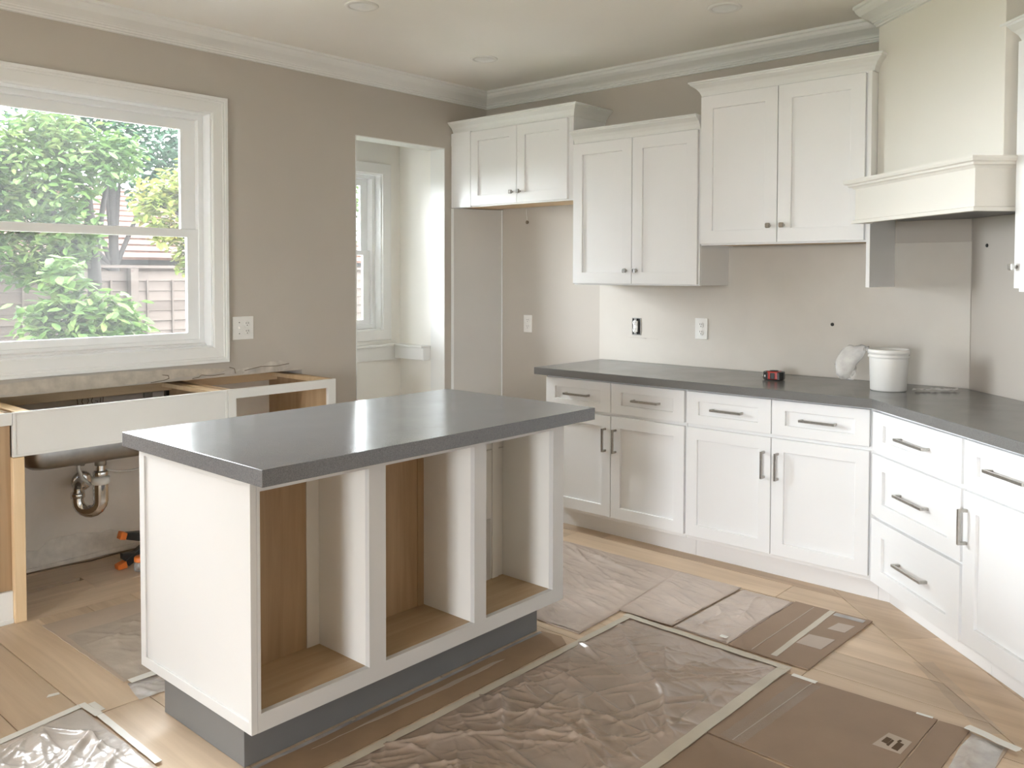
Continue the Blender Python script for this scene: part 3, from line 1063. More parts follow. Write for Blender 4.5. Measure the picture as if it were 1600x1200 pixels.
m.box(IX0, IX1 - .0205, IY1 - .018, IY1, .150, CB)
m.box(IX0, XB - .012, IY0 + .022, IY1 - .019, .150, CB)
m.build('carcass', ISLP, isl, .001, 1)
# near end panel, shaker style
ep = ring(MB(), F_BACK, IX0, IX1, .150, CB, IY0, IY0 + .020, .034, .014, .034, .018).build('end_panel', ISLP, isl, .001, 1)
MB().box(IX0 + .03, IX1 - .012, IY0 + .006, IY0 + .018, .180, CB - .014).build('recessed_panel', ISLP, ep)
for i, (a, b) in enumerate(bays):
    # side walls of the bay
    MB().box(XB, IX1 - .0205, b, b + .016, .188, CB).build('bay_side', ISLI, isl, .0008, 1)
    MB().box(XB, IX1 - .0205, a - .016, a, .188, CB).build('bay_side', ISLI, isl, .0008, 1)
    MB().box(XB, IX1 - .0205, a, b, .188, ZB0).build('bay_floor', MAPLEF, isl, label='bare maple floor of a bay')
    if i == 0:
        MB().box(XB - .010, XB, a, b - .048, ZB0, CB).build('bay_back', MAPLE, isl, label='bare maple back board')
        MB().box(XB - .010, XB + .004, b - .048, b, ZB0, CB).build('back_strip', ISLI, isl)
    elif i == 1:
        MB().box(XB - .010, XB, a, b, ZB0, CB).build('bay_back', MAPLE, isl, label='bare maple back board')
        MB().box(XB, XB + .003, b - .03, b, ZB0, CB).build('back_strip', MAPLE, isl)
    else:
        MB().box(XB - .010, XB, a, b, ZB0, CB).build('bay_back', ISLI, isl)
        MB().box(XB, XB + .005, b - .065, b - .03, ZB0, CB).build('back_strip', ISLI, isl)
        MB().box(XB, XB + .004, a, b - .075, ZB0, .45).build('back_strip', CABG, isl)
        MB().box(XB, XB + .004, a, b, .73, .735).build('back_strip', CABG, isl)
MB().box(XB, IX1 - .0205, IY0 + .022, IY1 - .02, CB - .012, CB).build('top_board', ISLI, isl)
r = root('island_top', 'grey quartz slab top resting on the open island', 'worktop', (1.74, -2.39, CB))
MB().box(1.318, 2.163, -3.146, -1.646, CB, .915).build('slab', QUARTZ_I, r, .0016, 2)

# ------------------------------------------------------------------ sink run without worktop
SX, SZ = .33, .872
SY = (-3.95, -3.155, -2.188, -1.540)
FP = F_PLUSX                                                  # local x = world y, local -y = +x


def lowcab(name, label, y0, y1):
    return root(name, label, 'cabinet', (.0, (y0 + y1) / 2, 0), group='base cabinets of the sink run')


# sink base: apron front, pine cross rails, no doors
sb = lowcab('sink_base_cabinet', 'topless sink base cabinet with wide white apron under the big window', SY[1], SY[2])
ring(MB(), FP, SY[1] + .001, SY[2] - .001, .688, SZ, -SX, -SX + .02, .012, .012, .01, .01).build('apron_frame', PRIM, sb, .0008, 1)
MB().box(SX - .019, SX - .003, SY[1] + .008, SY[2] - .008, .694, SZ - .006).build('apron_panel', PRIM, sb)
MB().box(-.298, -.205, SY[1] + .0185, SY[2] - .019, SZ - .045, SZ).build('back_rail', PINEY, sb, .001, 1)
MB().box(-.2045, SX - .021, SY[2] - .075, SY[2] - .019, SZ - .022, SZ).build('cross_rail', PINE, sb, .001, 1)
MB().box(-.2045, SX - .021, SY[1] + .0185, SY[1] + .075, SZ - .022, SZ).build('cross_rail', PINE, sb, .001, 1)
MB().box(-.298, SX - .021, SY[2] - .018, SY[2] - .001, 0, SZ).build('side_panel', MAPLE, sb, .001, 1)
MB().box(-.26, -.235, SY[2] - .034, SY[2] - .019, .64, SZ - .05).build('black_bracket', BLACK, sb, label='small black upright bracket')
# right cabinet of the run
rc = lowcab('base_cabinet', 'topless white base cabinet with open front, at the end nearest the opening', SY[2], SY[3])
ring(MB(), FP, SY[2] + .001, SY[3], .10, SZ, -SX, -SX + .02, .045, .050, .04, .046).build('face_frame', PRIM, rc, .001, 1)
MB().box(-.298, SX - .021, SY[2] + .001, SY[2] + .018, 0, SZ).build('side_panel', MAPLE, rc, .001, 1)
MB().box(-.298, SX - .021, SY[3] - .018, SY[3], 0, SZ).build('side_panel', MAPLE, rc, .001, 1)
MB().box(-.298, -.210, SY[2] + .0185, SY[3] - .0185, SZ - .045, SZ).build('back_rail', PINEY, rc, .001, 1)
MB().box(-.2095, SX - .021, SY[3] - .060, SY[3] - .0185, SZ - .022, SZ).build('cross_rail', PINE, rc, .001, 1)
MB().box(-.2095, SX - .021, SY[2] + .0185, SY[2] + .030, SZ - .022, SZ).build('cross_rail', PINE, rc, .001, 1)
MB().box(-.298, SX - .021, SY[2] + .0185, SY[3] - .0185, .10, .115).build('cabinet_floor', MAPLEF, rc)
# left cabinet of the run, pine post at its end
lc = lowcab('base_cabinet', 'base cabinet with pine corner post and maple side at left picture edge', SY[0], SY[1])
MB().box(SX - .020, SX, SY[0], SY[1] - .001, .822, SZ).build('top_rail', PRIM, lc, .001, 1)
MB().box(SX - .042, SX - .001, SY[1] - .001, SY[1] + .044, .0, .686).build('corner_post', PINE, lc, .002, 1)
MB().box(SX - .05, SX - .028, SY[0], SY[1] - .001, .135, .820).build('front_panel', MAPLE, lc, .001, 1)
MB().box(SX - .046, SX - .018, SY[0], SY[1] - .001, 0, .133).build('toe_board', TRIM, lc, .002, 1)
MB().box(SX - .018, SX - .012, SY[0], SY[1] - .001, 0, .02).build('shoe_strip', TRIM, lc, .002, 1)
MB().box(-.298, SX - .051, SY[1] - .019, SY[1] - .001, 0, SZ).build('side_panel', MAPLE, lc, .001, 1)
MB().box(-.298, SX - .021, SY[0], SY[0] + .018, 0, SZ).build('side_panel', MAPLE, lc, .001, 1)
MB().box(-.298, -.21, SY[0] + .0185, SY[1] - .0195, SZ - .045, SZ).build('back_rail', PINEY, lc, .001, 1)
MB().box(-.2095, SX - .021, SY[1] - .07, SY[1] - .0195, SZ - .022, SZ).build('cross_rail', PINE, lc, .001, 1)

# ---- steel sink basin hung inside the sink base
sk_ = root('sink', 'stainless steel undermount basin hanging in the topless sink cabinet', 'sink', (0, -2.68, .57))


def rrect(x0, x1, y0, y1, rad, n=5):
    out = []
    for cx, cy, a0 in ((x1 - rad, y1 - rad, 0), (x0 + rad, y1 - rad, PI / 2), (x0 + rad, y0 + rad, PI), (x1 - rad, y0 + rad, 1.5 * PI)):
        out += [(cx + rad * math.cos(a0 + PI / 2 * i / n), cy + rad * math.sin(a0 + PI / 2 * i / n)) for i in range(n + 1)]
    return out


m = MB()
lv = [(.0, .800), (.0, .64), (.012, .605), (.04, .585), (.09, .577)]
rings = []
for d, z in lv:
    rings.append([(x, y, z) for x, y in rrect(-.17 + d, .22 - d, -3.06 + d, -2.28 - d, .06)])
k = len(rings[0])
vs = [v for q in rings for v in q]
fs = [(i * k + a, i * k + (a + 1) % k, (i + 1) * k + (a + 1) % k, (i + 1) * k + a) for i in range(len(lv) - 1) for a in range(k)]
fs.append(tuple((len(lv) - 1) * k + a for a in range(k)))
m.add(vs, fs, 0, None, True)
o = fix_normals(m.build('basin', STEEL, sk_))
so = o.modifiers.new('wall', 'SOLIDIFY')
so.thickness = .003
rim = MB()
A, B2 = rrect(-.185, .235, -3.075, -2.265, .07), rrect(-.168, .218, -3.058, -2.282, .058)
kk = len(A)
rim.add([(x, y, .803) for x, y in A] + [(x, y, .803) for x, y in B2] + [(x, y, .799) for x, y in A] + [(x, y, .799) for x, y in B2],
        [(a, (a + 1) % kk, kk + (a + 1) % kk, kk + a) for a in range(kk)] + [(2 * kk + a, 3 * kk + a, 3 * kk + (a + 1) % kk, 2 * kk + (a + 1) % kk) for a in range(kk)] +
        [(a, 2 * kk + a, 2 * kk + (a + 1) % kk, (a + 1) % kk) for a in range(kk)])
fix_normals(rim.build('rim', STEEL, sk_))
for yy in (-3.0, -2.35):
    for xx in (-.178, .228):
        MB().box(xx - .012, xx + .012, yy - .02, yy + .02, .803, .83).build('hanger_clip', STEEL, sk_)
for yy in (-3.077, -2.263):
    MB().box(-.20, .29, yy - .012, yy + .012, .786, .798).build('support_bar', STEEL, sk_)

# ---- chrome P-trap
TY = -2.668
pt = root('drain_trap', 'chrome bottle-shaped drain trap under the sink with wall flange', 'drain pipe', (0, TY, .29))
Mt = T(0, TY, 0)
MB().lathe([(0, .578), (.045, .578), (.045, .566), (.03, .56), (.026, .545), (.026, .53), (0, .53)], 20, 0, Mt).build('strainer_nut', STEEL, pt)
MB().tube([(0, TY, .545), (0, TY, .44)], .021, 16).build('tailpiece', CHROME, pt)
MB().lathe([(0, .505), (.03, .505), (.034, .498), (.034, .482), (.03, .476), (0, .476)], 12, 0, Mt).build('slip_nut', CHROME, pt)
MB().lathe([(0, .474), (.041, .474), (.041, .446), (.036, .44), (0, .44)], 20, 0, Mt).build('white_washer', WHITEP, pt, label='white plastic collar')
arc = [(0, TY, .44), (0, TY, .36)]
for i in range(1, 10):
    a = PI * i / 9
    arc.append((-.042 * (1 - math.cos(a)) * .9, TY - .038 * (1 - math.cos(a)), .36 - .052 * math.sin(a)))
arc.append((arc[-1][0], arc[-1][1], .405))
MB().tube(arc, [.034, .034] + [.032 - .0007 * i for i in range(10)], 16).build('trap_bend', CHROME, pt)
jx, jy = arc[-1][0], arc[-1][1]
MB().lathe([(0, .40), (.033, .40), (.033, .375), (0, .375)], 12, 0, T(jx, jy, 0)).build('slip_nut', CHROME, pt)
arm = [(jx, jy, .39), (jx, jy, .405), (jx - .012, jy + .003, .425), (jx - .035, jy + .012, .432), (-.295, TY + .03, .405)]
MB().tube(arm, .021, 14).build('trap_arm', CHROME, pt)
MB().lathe([(0, .012), (.028, .012), (.046, .006), (.052, 0), (0, 0)], 28, 0, T(-.2935, TY + .03, .400) @ Matrix.Rotation(PI / 2, 4, 'Y')).build('wall_flange', CHROME, pt)


def arcpts(a, b, sag, n=12):
    a, b = Vector(a), Vector(b)
    return [a.lerp(b, i / n) - Vector((0, 0, 4 * sag * (i / n) * (1 - i / n))) for i in range(n + 1)]


h = root('supply_hose', 'thin white supply hose sagging behind the trap toward the island', 'hose', (-.05, -2.6, .45))
MB().tube(arcpts((-.06, TY + .04, .495), (-.10, -2.225, .56), .06), .0055, 8).build('hose', HOSE, h)
h = root('supply_hose', 'short grey hose dropping from the valve beside the trap', 'hose', (-.0, -2.74, .5))
MB().tube([(-.02, -2.762, .572), (-.02, -2.760, .52), (-.025, -2.742, .475), (-.04, -2.70, .435)], .009, 8).build('hose', HOSE, h)
MB().tube([(-.02, -2.795, .558), (-.02, -2.735, .548)], .014, 10).build('valve_body', STEEL, h)

# ------------------------------------------------------------------ clamp, jar, gap line
cl = root('spring_clamp', 'black spring clamp with orange tips lying under the sink', 'clamp', (-.02, -2.50, 0))


def bar(mb, p, q, w0, w1, d, mi=0):
    """flat tapered bar in the y-z plane, depth d in x, from p to q (y, z)"""
    p, q = Vector(p), Vector(q)
    t = (q - p).normalized()
    n = Vector((-t.y, t.x))
    poly = [tuple(p - n * w0), tuple(q - n * w1), tuple(q + n * w1), tuple(p + n * w0)]
    mb.prism(poly, -d / 2, d / 2, mi, Matrix(((0, 0, 1, -.02), (1, 0, 0, 0), (0, 1, 0, 0), (0, 0, 0, 1))))
    return mb


b_ = MB()
bar(b_, (-2.545, .158), (-2.40, .125), .016, .030, .040)
b_.build('upper_handle', BLACK, cl, .004, 2)
bar(MB(), (-2.575, .167), (-2.545, .158), .019, .017, .044).build('handle_grip', ORANGE, cl, .005, 2, 'orange rubber grip')
bar(MB(), (-2.38, .13), (-2.45, .05), .046, .034, .040).build('jaw_arm', BLACK, cl, .004, 2)
bar(MB(), (-2.42, .095), (-2.545, .024), .024, .019, .038).build('lower_handle', BLACK, cl, .004, 2)
bar(MB(), (-2.545, .020), (-2.590, .012), .018, .012, .042).build('handle_grip', ORANGE, cl, .004, 2, 'orange rubber grip')
bar(MB(), (-2.50, .062), (-2.565, .060), .010, .015, .036).build('jaw_pad', BLACK, cl, .004, 2)
MB().tube([(-.045, -2.42, .105), (.005, -2.42, .105)], .02, 14).build('pivot', STEEL, cl)
j = root('small_jar', 'small clear jar with orange lid beside the clamp', 'jar', (.075, -2.515, 0))
MB().lathe([(0, .001), (.026, .001), (.030, .006), (.030, .042), (.026, .047), (0, .047)], 20, 0, T(.075, -2.515, 0)).build('jar_body', JAR, j)
MB().lathe([(0, .047), (.028, .047), (.029, .050), (.029, .066), (.025, .071), (0, .071)], 20, 0, T(.075, -2.515, 0)).build('lid', ORANGE, j)
co = root('gap', 'thin dark gap line along the wall under the sink', 'gap', (-.25, -2.75, 0))
MB().tube([(-.262, -3.05, .004), (-.268, -2.9, .004), (-.262, -2.75, .004), (-.24, -2.62, .004), (-.255, -2.5, .004), (-.262, -2.3, .004)], .004, 6).build('gap_tube', CRACK, co)  # thin tube drawn for the dark gap line at the wall joint

# ------------------------------------------------------------------ things on the counter
CT = .915
BX, BY = 2.842, -.305
b = root('bucket', 'small white plastic joint-compound tub on the counter corner', 'bucket', (BX, BY, CT))
M = T(BX, BY, CT)
MB().lathe([(0, .0005), (.074, .0005), (.078, .004), (.083, .150), (.083, .152), (.089, .152), (.089, .160), (.084, .161), (.084, .168), (.090, .169), (.090, .186), (.087, .190), (.084, .190), (.081, .184), (.074, .012), (0, .010)], 48, 0, M).build('tub', WHITEP, b)
MB().lathe([(.0, .175), (.0815, .175), (.0815, .181), (.0, .179)], 48, 0, M).build('inner_lid', WHITEP, b)
rnm = random.Random(2)
bg_ = root('plastic_bag', 'crumpled clear plastic bag slung over the side of the white tub', 'bag', (2.735, -.30, CT))
m = MB()
nu, nv = 26, 14
dirv = Vector((-.80, -.10, 0)).normalized()
per = Vector((-dirv.y, dirv.x, 0))
vs, fs = [], []
for i in range(nu + 1):
    for jn in range(nv):
        t = i / nu
        a = 2 * PI * jn / nv
        zc = .185 - .125 * t
        cx = .104 + .085 * math.sin(PI * t * .8)
        ry = (.012 + .05 * math.sin(PI * min(1, t * 1.05)) ** .7)
        rz = (.010 + .052 * math.sin(PI * min(1, t * .95)) ** .8)
        rx_ = .006 + .036 * math.sin(PI * min(1, t)) ** .8
        wv = 1 + .28 * noise.noise(Vector((t * 5, math.cos(a) * 1.5, math.sin(a) * 1.5 + 4)))
        p = Vector((BX, BY, CT + max(.004, zc + rz * math.sin(a) * wv))) + dirv * (cx + rx_ * math.cos(a) * wv) + per * (ry * math.cos(a * 1 + .9) * wv)
        vs.append(p)
for i in range(nu):
    for jn in range(nv):
        fs.append((i * nv + jn, i * nv + (jn + 1) % nv, (i + 1) * nv + (jn + 1) % nv, (i + 1) * nv + jn))
m.add(vs, fs, 0, None, True)
m.build('bag_body', BAG, bg_)
m = MB()
prs = []
for i in range(9):
    t = i / 8
    prs.append(Vector((BX, BY, CT)) + dirv * (.093 - .01 * t) + per * (.06 * t - .02) + Vector((0, 0, .187 + .008 * math.sin(t * 9))))
m.tube(prs, .005, 6)
m.build('bag_neck', BAG, bg_)
g_ = root('bag_scrap', 'flat strip of clear plastic trailing behind the white tub', 'plastic scrap', (3.0, -.16, CT))
m = MB()
vs, fs = [], []
for i in range(15):
    for jn in range(4):
        vs.append((BX + .10 + .011 * i, BY + .07 + .010 * i - .02 * jn, CT + .003 + .016 * abs(noise.noise(Vector((i * .5, jn * .8, 2)))) + .004))
fs = [(i * 4 + q, i * 4 + q + 1, i * 4 + q + 5, i * 4 + q + 4) for i in range(14) for q in range(3)]
m.add(vs, fs, 0, None, True)
m.build('strip', BAG, g_)

tm = root('tape_measure', 'red and black tape measure lying on the long grey counter', 'tape measure', (2.285, -.30, CT), math.radians(12))
Fm = T(2.285, -.30, CT) @ Matrix.Rotation(math.radians(12), 4, 'Z')


def octo(hx, hy, c):
    return [(-hx + c, -hy), (hx - c, -hy), (hx, -hy + c), (hx, hy - c), (hx - c, hy), (-hx + c, hy), (-hx, hy - c), (-hx, -hy + c)]


MB().prism(octo(.050, .036, .018), .003, .044, 0, Fm).build('case', BLACK, tm, .004, 2)
MB().prism(octo(.032, .0375, .010), .006, .046, 0, Fm).build('red_shell', RED, tm, .004, 2, 'red plastic shell')
MB().prism(octo(.014, .039, .004), .008, .040, 0, Fm).build('grip_band', BLACK, tm, .003, 2)
MB().lathe([(0, .0005), (.020, .0005), (.022, .004), (0, .004)], 20, 0, Fm @ T(0, 0, .0445)).build('top_boss', BLACK, tm)
MB().box(-.056, -.049, -.012, .012, .008, .020, 0, Fm).build('hook', KNOBM, tm, .001, 1)
MB().box(-.040, -.034, -.0375, -.036, .018, .028, 0, Fm).build('white_logo_mark', WHITEP, tm)

# ------------------------------------------------------------------ outlets and switches
ROTX = Matrix.Rotation(PI / 2, 4, 'X')


def receptacle(mb_face, mb_slot, F, zc):
    for dz in (.021, -.021):
        mb_face.lathe([(0, .0), (.0165, .0), (.0165, .0025), (.0155, .003), (0, .003)], 20, 0, F @ T(0, 0, zc + dz) @ ROTX)
        for dx in (-.006, .006):
            mb_slot.box(dx - .0013, dx + .0013, -.0036, -.002, zc + dz + .001, zc + dz + .009, 0, F)
        mb_slot.lathe([(0, 0), (.0026, 0), (.0026, .0036), (0, .0036)], 8, 0, F @ T(0, 0, zc + dz - .007) @ ROTX)


def outlet(name, label, F, w_, h_, loc, gang=('outlet',)):
    r = root(name, label, 'outlet' if 'outlet' in name else 'switch plate', loc)
    MB().box(-w_ / 2, w_ / 2, -.006, 0, -h_ / 2, h_ / 2, 0, F).build('cover_plate', PLATE, r, .002, 2)
    n = len(gang)
    for i, gk in enumerate(gang):
        dx = (i - (n - 1) / 2) * .046
        Fi = F @ T(dx, -.0058, 0)
        f_, s = MB(), MB()
        if gk == 'outlet':
            receptacle(f_, s, Fi, 0)
            f_.build('receptacle', PLATE, r, 0)
            s.build('slots', SLOT, r)
        else:
            f_.box(-.006, .006, -.003, 0, -.013, .013, 0, Fi)
            f_.box(-.0045, .0045, -.012, -.002, -.002, .008, 0, Fi)
            f_.build('toggle', PLATE, r, .001, 1)
            for dz in (.03, -.03):
                s.lathe([(0, 0), (.003, 0), (.003, .001), (0, .001)], 8, 0, Fi @ T(0, 0, dz) @ ROTX)
            s.build('screws', SLOT, r)
    return r


outlet('outlet', 'white duplex outlet on the wall inside the empty fridge bay', T(.392, -.0005, 1.114), .072, .116, (.392, 0, 1.114))
outlet('outlet', 'white duplex outlet with cover plate above the long counter', T(1.706, -.0045, 1.136), .078, .120, (1.706, 0, 1.136))
outlet('double_wall_plate', 'white two-gang wall plate with switch and outlet beside the big window', T(.0005, -1.908, 1.152) @ Matrix.Rotation(PI / 2, 4, 'Z'), .125, .124, (0, -1.908, 1.152), ('switch', 'outlet'))
# outlet without its cover
r = root('uncovered_outlet', 'outlet without cover plate showing its dark wall box above the counter', 'outlet', (1.263, 0, 1.131))
F = T(1.263, -.0045, 1.131)
MB().box(-.030, .030, -.0012, 0, -.050, .050, 0, F).build('box_hole', SLOT, r)
ring(MB(), F, -.032, .032, -.052, .052, -.003, -.0005, .004, .004, .004, .004).build('box_rim', STEEL, r)
f_, s = MB(), MB()
F2 = F @ T(-.004, -.004, 0)
f_.box(-.0165, .0165, -.006, .003, -.034, .034, 0, F2)
f_.build('receptacle_body', PLATE, r, .002, 1)
f_ = MB()
receptacle(f_, s, F2 @ T(0, -.006, 0), 0)
f_.build('receptacle', PLATE, r)
s.build('slots', SLOT, r)
m = MB()
for dz in (.042, -.042):
    m.box(-.009, .009, -.003, 0, dz - .006, dz + .006, 0, F2)
m.build('mounting_ears', STEEL, r)

hk = root('hanging_wire', 'short wire with dark connector hanging in the fridge bay', 'wire', (.385, -.004, 1.80))
MB().tube([(.375, -.0045, 1.886), (.378, -.0045, 1.85), (.385, -.005, 1.80)], .0022, 6).build('wire', WHITEP, hk)
MB().lathe([(0, 0), (.010, .001), (.012, .008), (.007, .014), (0, .015)], 12, 0, T(.385, -.0005, 1.795) @ ROTX).build('connector', CRACK, hk)
m = MB().lathe([(0, 0), (.009, 0), (.007, .004), (0, .005)], 10, 0, T(*sn(.115, .001), 1.578) @ Matrix.Rotation(-PI / 4, 4, 'Z') @ ROTX)
m.build('screw_anchor', SLOT, wall_corner)


# ------------------------------------------------------------------ floor protection
def folds(seed):
    """random straight creases: direction, wavelength, phase, height, sharpness"""
    rr = random.Random(seed)
    out = []
    for k in range(26):
        lam = rr.uniform(.06, .36)
        out.append((rr.uniform(0, PI), lam, rr.random(), lam ** .6, rr.uniform(7, 20), rr.uniform(0, 50)))
    return out


def wrinkle(x, y, F, f, aniso):
    wx = .07 * noise.noise(Vector((x * 4, y * 4, 1.5)))
    wy = .07 * noise.noise(Vector((x * 3, y * 3, 8.5)))
    h = 0.0
    for th, lam, ph, a, sh, off in F:
        if aniso is not None:
            th = aniso + (th - PI / 2) * .22
        m = noise.noise(Vector((x * f * .8 + off, y * f * .8, off)))
        if m <= 0.02:
            continue
        u = ((x + wx) * math.cos(th) + (y + wy) * math.sin(th)) / lam + ph
        t = 1 - abs(2 * (u - math.floor(u)) - 1)
        h += min(1, m * 3.2) * a * t ** sh
    return h


def film(name, parent, quad, z, amp, mat, nu=90, nv=110, seed=1.0, f=6.0, aniso=None, hem=.0):
    """wrinkled sheet over a quad (a, b, c, d in order); pressed flat at its edges"""
    a, b, c, d = [Vector(p) for p in quad]
    F_ = folds(seed)
    vs, fs = [], []
    for i in range(nu + 1):
        for jn in range(nv + 1):
            u, v = i / nu, jn / nv
            p = (a * (1 - u) + b * u) * (1 - v) + (d * (1 - u) + c * u) * v
            e = min(1, min(u, 1 - u) * 9, min(v, 1 - v) * 9)
            k1 = wrinkle(p.x, p.y, F_, f, aniso)
            jx_ = .008 * noise.noise(Vector((p.x * 8, p.y * 8, seed))) if (i in (0, nu) or jn in (0, nv)) else 0
            vs.append((p.x + jx_, p.y + jx_, z + amp * (.15 + .85 * e) * k1))
    for i in range(nu):
        for jn in range(nv):
            q0_ = i * (nv + 1) + jn
            fs.append((q0_, q0_ + nv + 1, q0_ + nv + 2, q0_ + 1))
    o = MB().add(vs, fs, 0, None, True).build(name, mat, parent)
    if o.data.polygons[0].normal.z < 0:
        o.data.flip_normals()
    return o


def sheet(name, parent, poly, mat, z0=.0005, th=.0035, rough_edge=0.0, seed=0, label=None):
    flat = mat in (FILMX, FILMW, FILMT)
    if rough_edge:
        rr = random.Random(seed)
        out = []
        for i in range(len(poly)):
            p, q = Vector(poly[i]), Vector(poly[(i + 1) % len(poly)])
            n_ = max(2, int((q - p).length / .05))
            t = (q - p).normalized()
            nn = Vector((-t.y, t.x))
            for k in range(n_):
                x = p.lerp(q, k / n_)
                if k:
                    x = x + nn * rr.uniform(-rough_edge, rough_edge)
                out.append(tuple(x))
        poly = out
    if flat:                                                             # a film has no thickness to speak of
        a = sum(poly[k][0] * poly[(k + 1) % len(poly)][1] - poly[(k + 1) % len(poly)][0] * poly[k][1] for k in range(len(poly)))
        pl = poly if a > 0 else poly[::-1]
        return MB().add([(x, y, z0 + th) for x, y in pl], [tuple(range(len(pl)))]).build(name, mat, parent, label=label)
    return MB().prism(poly, z0, z0 + th).build(name, mat, parent, label=label)


def strip(p, q, w_):
    p, q = Vector(p), Vector(q)
    t = (q - p).normalized()
    n = Vector((-t.y, t.x)) * w_ / 2
    return [tuple(p - n), tuple(q - n), tuple(q + n), tuple(p + n)]


FG = 'floor protection sheets'
# runner along the cabinets: four lapped sheets
r = root('paper_sheet', 'wrinkled film-covered paper sheet, the runner piece beside the island foot', 'floor covering', (1.6, -1.2, 0), group=FG)
sheet('paper', r, [(1.10, -.765), (2.045, -.77), (2.10, -1.40), (2.115, -1.68), (1.10, -1.70)], CARD2, rough_edge=.002, seed=1)
film('film', r, [(1.11, -1.69), (2.105, -1.67), (2.04, -.78), (1.11, -.775)], .0045, .016, COAT_RUN, 130, 120, 3.3, 5, 1.35)
r = root('paper_sheet', 'film-covered paper sheet, second piece of the runner from the island', 'floor covering', (2.2, -1.07, .004), group=FG)
sheet('paper', r, [(2.035, -.785), (2.365, -.785), (2.355, -1.37), (2.098, -1.378)], CARD2, .007, .002, .003, 2)
film('film', r, [(2.105, -1.37), (2.35, -1.365), (2.36, -.79), (2.045, -.79)], .0095, .012, COAT_RUN, 60, 100, 5.1, 5, 1.35)
r = root('paper_sheet', 'film-covered paper sheet, third piece of the runner with a white scrap', 'floor covering', (2.48, -1.07, .008), group=FG)
sheet('paper', r, [(2.372, -.79), (2.612, -.785), (2.605, -1.372), (2.36, -1.37)], CARD2, .0005, .004, .003, 3)
film('film', r, [(2.365, -1.365), (2.60, -1.365), (2.606, -.79), (2.376, -.795)], .006, .010, COAT_RUN, 50, 90, 7.7, 5)
MB().box(2.555, 2.585, -1.345, -1.325, .0125, .014).build('white_scrap', TAPEW, r)
r = root('cardboard_sheet', 'brown cardboard end piece of the runner with tape strip and pale labels', 'floor covering', (2.78, -1.07, 0), group=FG)
sheet('cardboard', r, [(2.617, -.770), (2.946, -.765), (2.930, -1.374), (2.610, -1.376)], CARD, .0005, .0055, .001, 4)
sheet('tape_strip', r, strip((2.787, -1.352), (2.782, -.772), .024), TAPE, .0063, .0008, .001, 5)
sheet('paper_label', r, [(2.80, -1.185), (2.805, -1.072), (2.905, -1.058), (2.898, -1.182)], LABELM, .0063, .0006)
sheet('paper_label', r, [(2.838, -.972), (2.850, -.882), (2.914, -.872), (2.906, -.965)], LABELM, .0063, .0006)
sheet('tape_strip', r, strip((2.80, -.80), (2.925, -.80), .035), FILMW, .0063, .0008)
sheet('fold_line', r, strip((2.70, -1.36), (2.705, -.785), .004), CARD3, .0063, .0004)

# big taped plastic over paper
r = root('plastic_sheet', 'large wrinkled clear plastic sheet with taped edges in the floor centre', 'floor covering', (2.5, -2.2, 0), group=FG)
sheet('paper', r, [(2.150, -1.41), (2.855, -1.425), (2.835, -3.4), (2.16, -3.4)], CARD2, .0005, .002, .002, 7)
film('film', r, [(2.16, -3.35), (2.825, -3.35), (2.845, -1.435), (2.165, -1.42)], .0035, .021, COAT_BIG, 170, 380, 9.2, 4.2)
sheet('tape_edge', r, strip((2.172, -3.4), (2.168, -1.405), .030), TAPE, .0075, .0008, .0015, 8)
sheet('tape_edge', r, strip((2.838, -3.4), (2.862, -1.405), .040), TAPE, .0075, .0008, .0015, 9)
sheet('tape_edge', r, strip((2.15, -1.405), (2.87, -1.425), .035), TAPE, .0085, .0008, .004, 10)

# strip beside the plinth
PLINTHP = mat_paint('warm_brown_paper', (0.33, 0.225, 0.14), 0.7, 0.1, 6.0, 0.15, 30)
r = root('paper_strip', 'narrow brown paper strip along the island plinth', 'floor covering', (2.06, -2.4, 0), group=FG)
sheet('paper', r, [(1.985, -1.76), (2.075, -1.745), (2.135, -1.79), (2.138, -3.35), (1.99, -3.30)], PLINTHP, .0005, .002, .003, 12)
sheet('tape_edge', r, strip((1.992, -3.2), (1.990, -1.77), .016), FILMW, .0028, .0006, .002, 13)
sheet('torn_layer', r, [(2.03, -2.9), (2.055, -2.35), (2.05, -2.05), (2.035, -2.1)], CARD3, .0028, .0008, .003, 14)

# right-hand cardboard
r = root('cardboard_sheet', 'large brown cardboard sheet with printed label near the diagonal cabinets', 'floor covering', (3.15, -1.72, 0), group=FG)
sheet('cardboard', r, [(2.884, -1.452), (3.388, -1.438), (3.383, -2.016), (2.872, -2.008)], CARD, .0005, .004, .001, 15)
sheet('film_patch', r, [(2.94, -1.50), (3.02, -1.47), (2.99, -2.0), (2.91, -2.0)], FILMX, .0050, .0006, .002, 16)
sheet('tape_strip', r, strip((2.905, -1.452), (2.995, -1.455), .022), TAPEW, .0052, .0008, .002, 17)
sheet('tape_strip', r, strip((3.325, -1.442), (3.375, -1.440), .012), TAPEW, .0052, .0008, .001, 18)
sheet('fold_line', r, strip((2.985, -1.46), (2.955, -2.0), .004), CARD3, .0050, .0004)
lb = sheet('printed_label', r, [(3.285, -1.735), (3.300, -1.632), (3.372, -1.640), (3.368, -1.735)], CARD3, .0050, .0006, .001, 19)
for (a, b_, c2, d2) in ((3.300, 3.318, -1.70, -1.665), (3.318, 3.326, -1.71, -1.67), (3.336, 3.356, -1.72, -1.672), (3.336, 3.345, -1.668, -1.655)):
    MB().prism([(a, c2), (b_, c2 - .004), (b_ + .003, d2), (a + .004, d2 + .003)], .0057, .0061).build('print_mark', INK, lb)
r = root('cardboard_sheet', 'narrow brown cardboard strip right of the labelled sheet', 'floor covering', (3.43, -1.72, 0), group=FG)
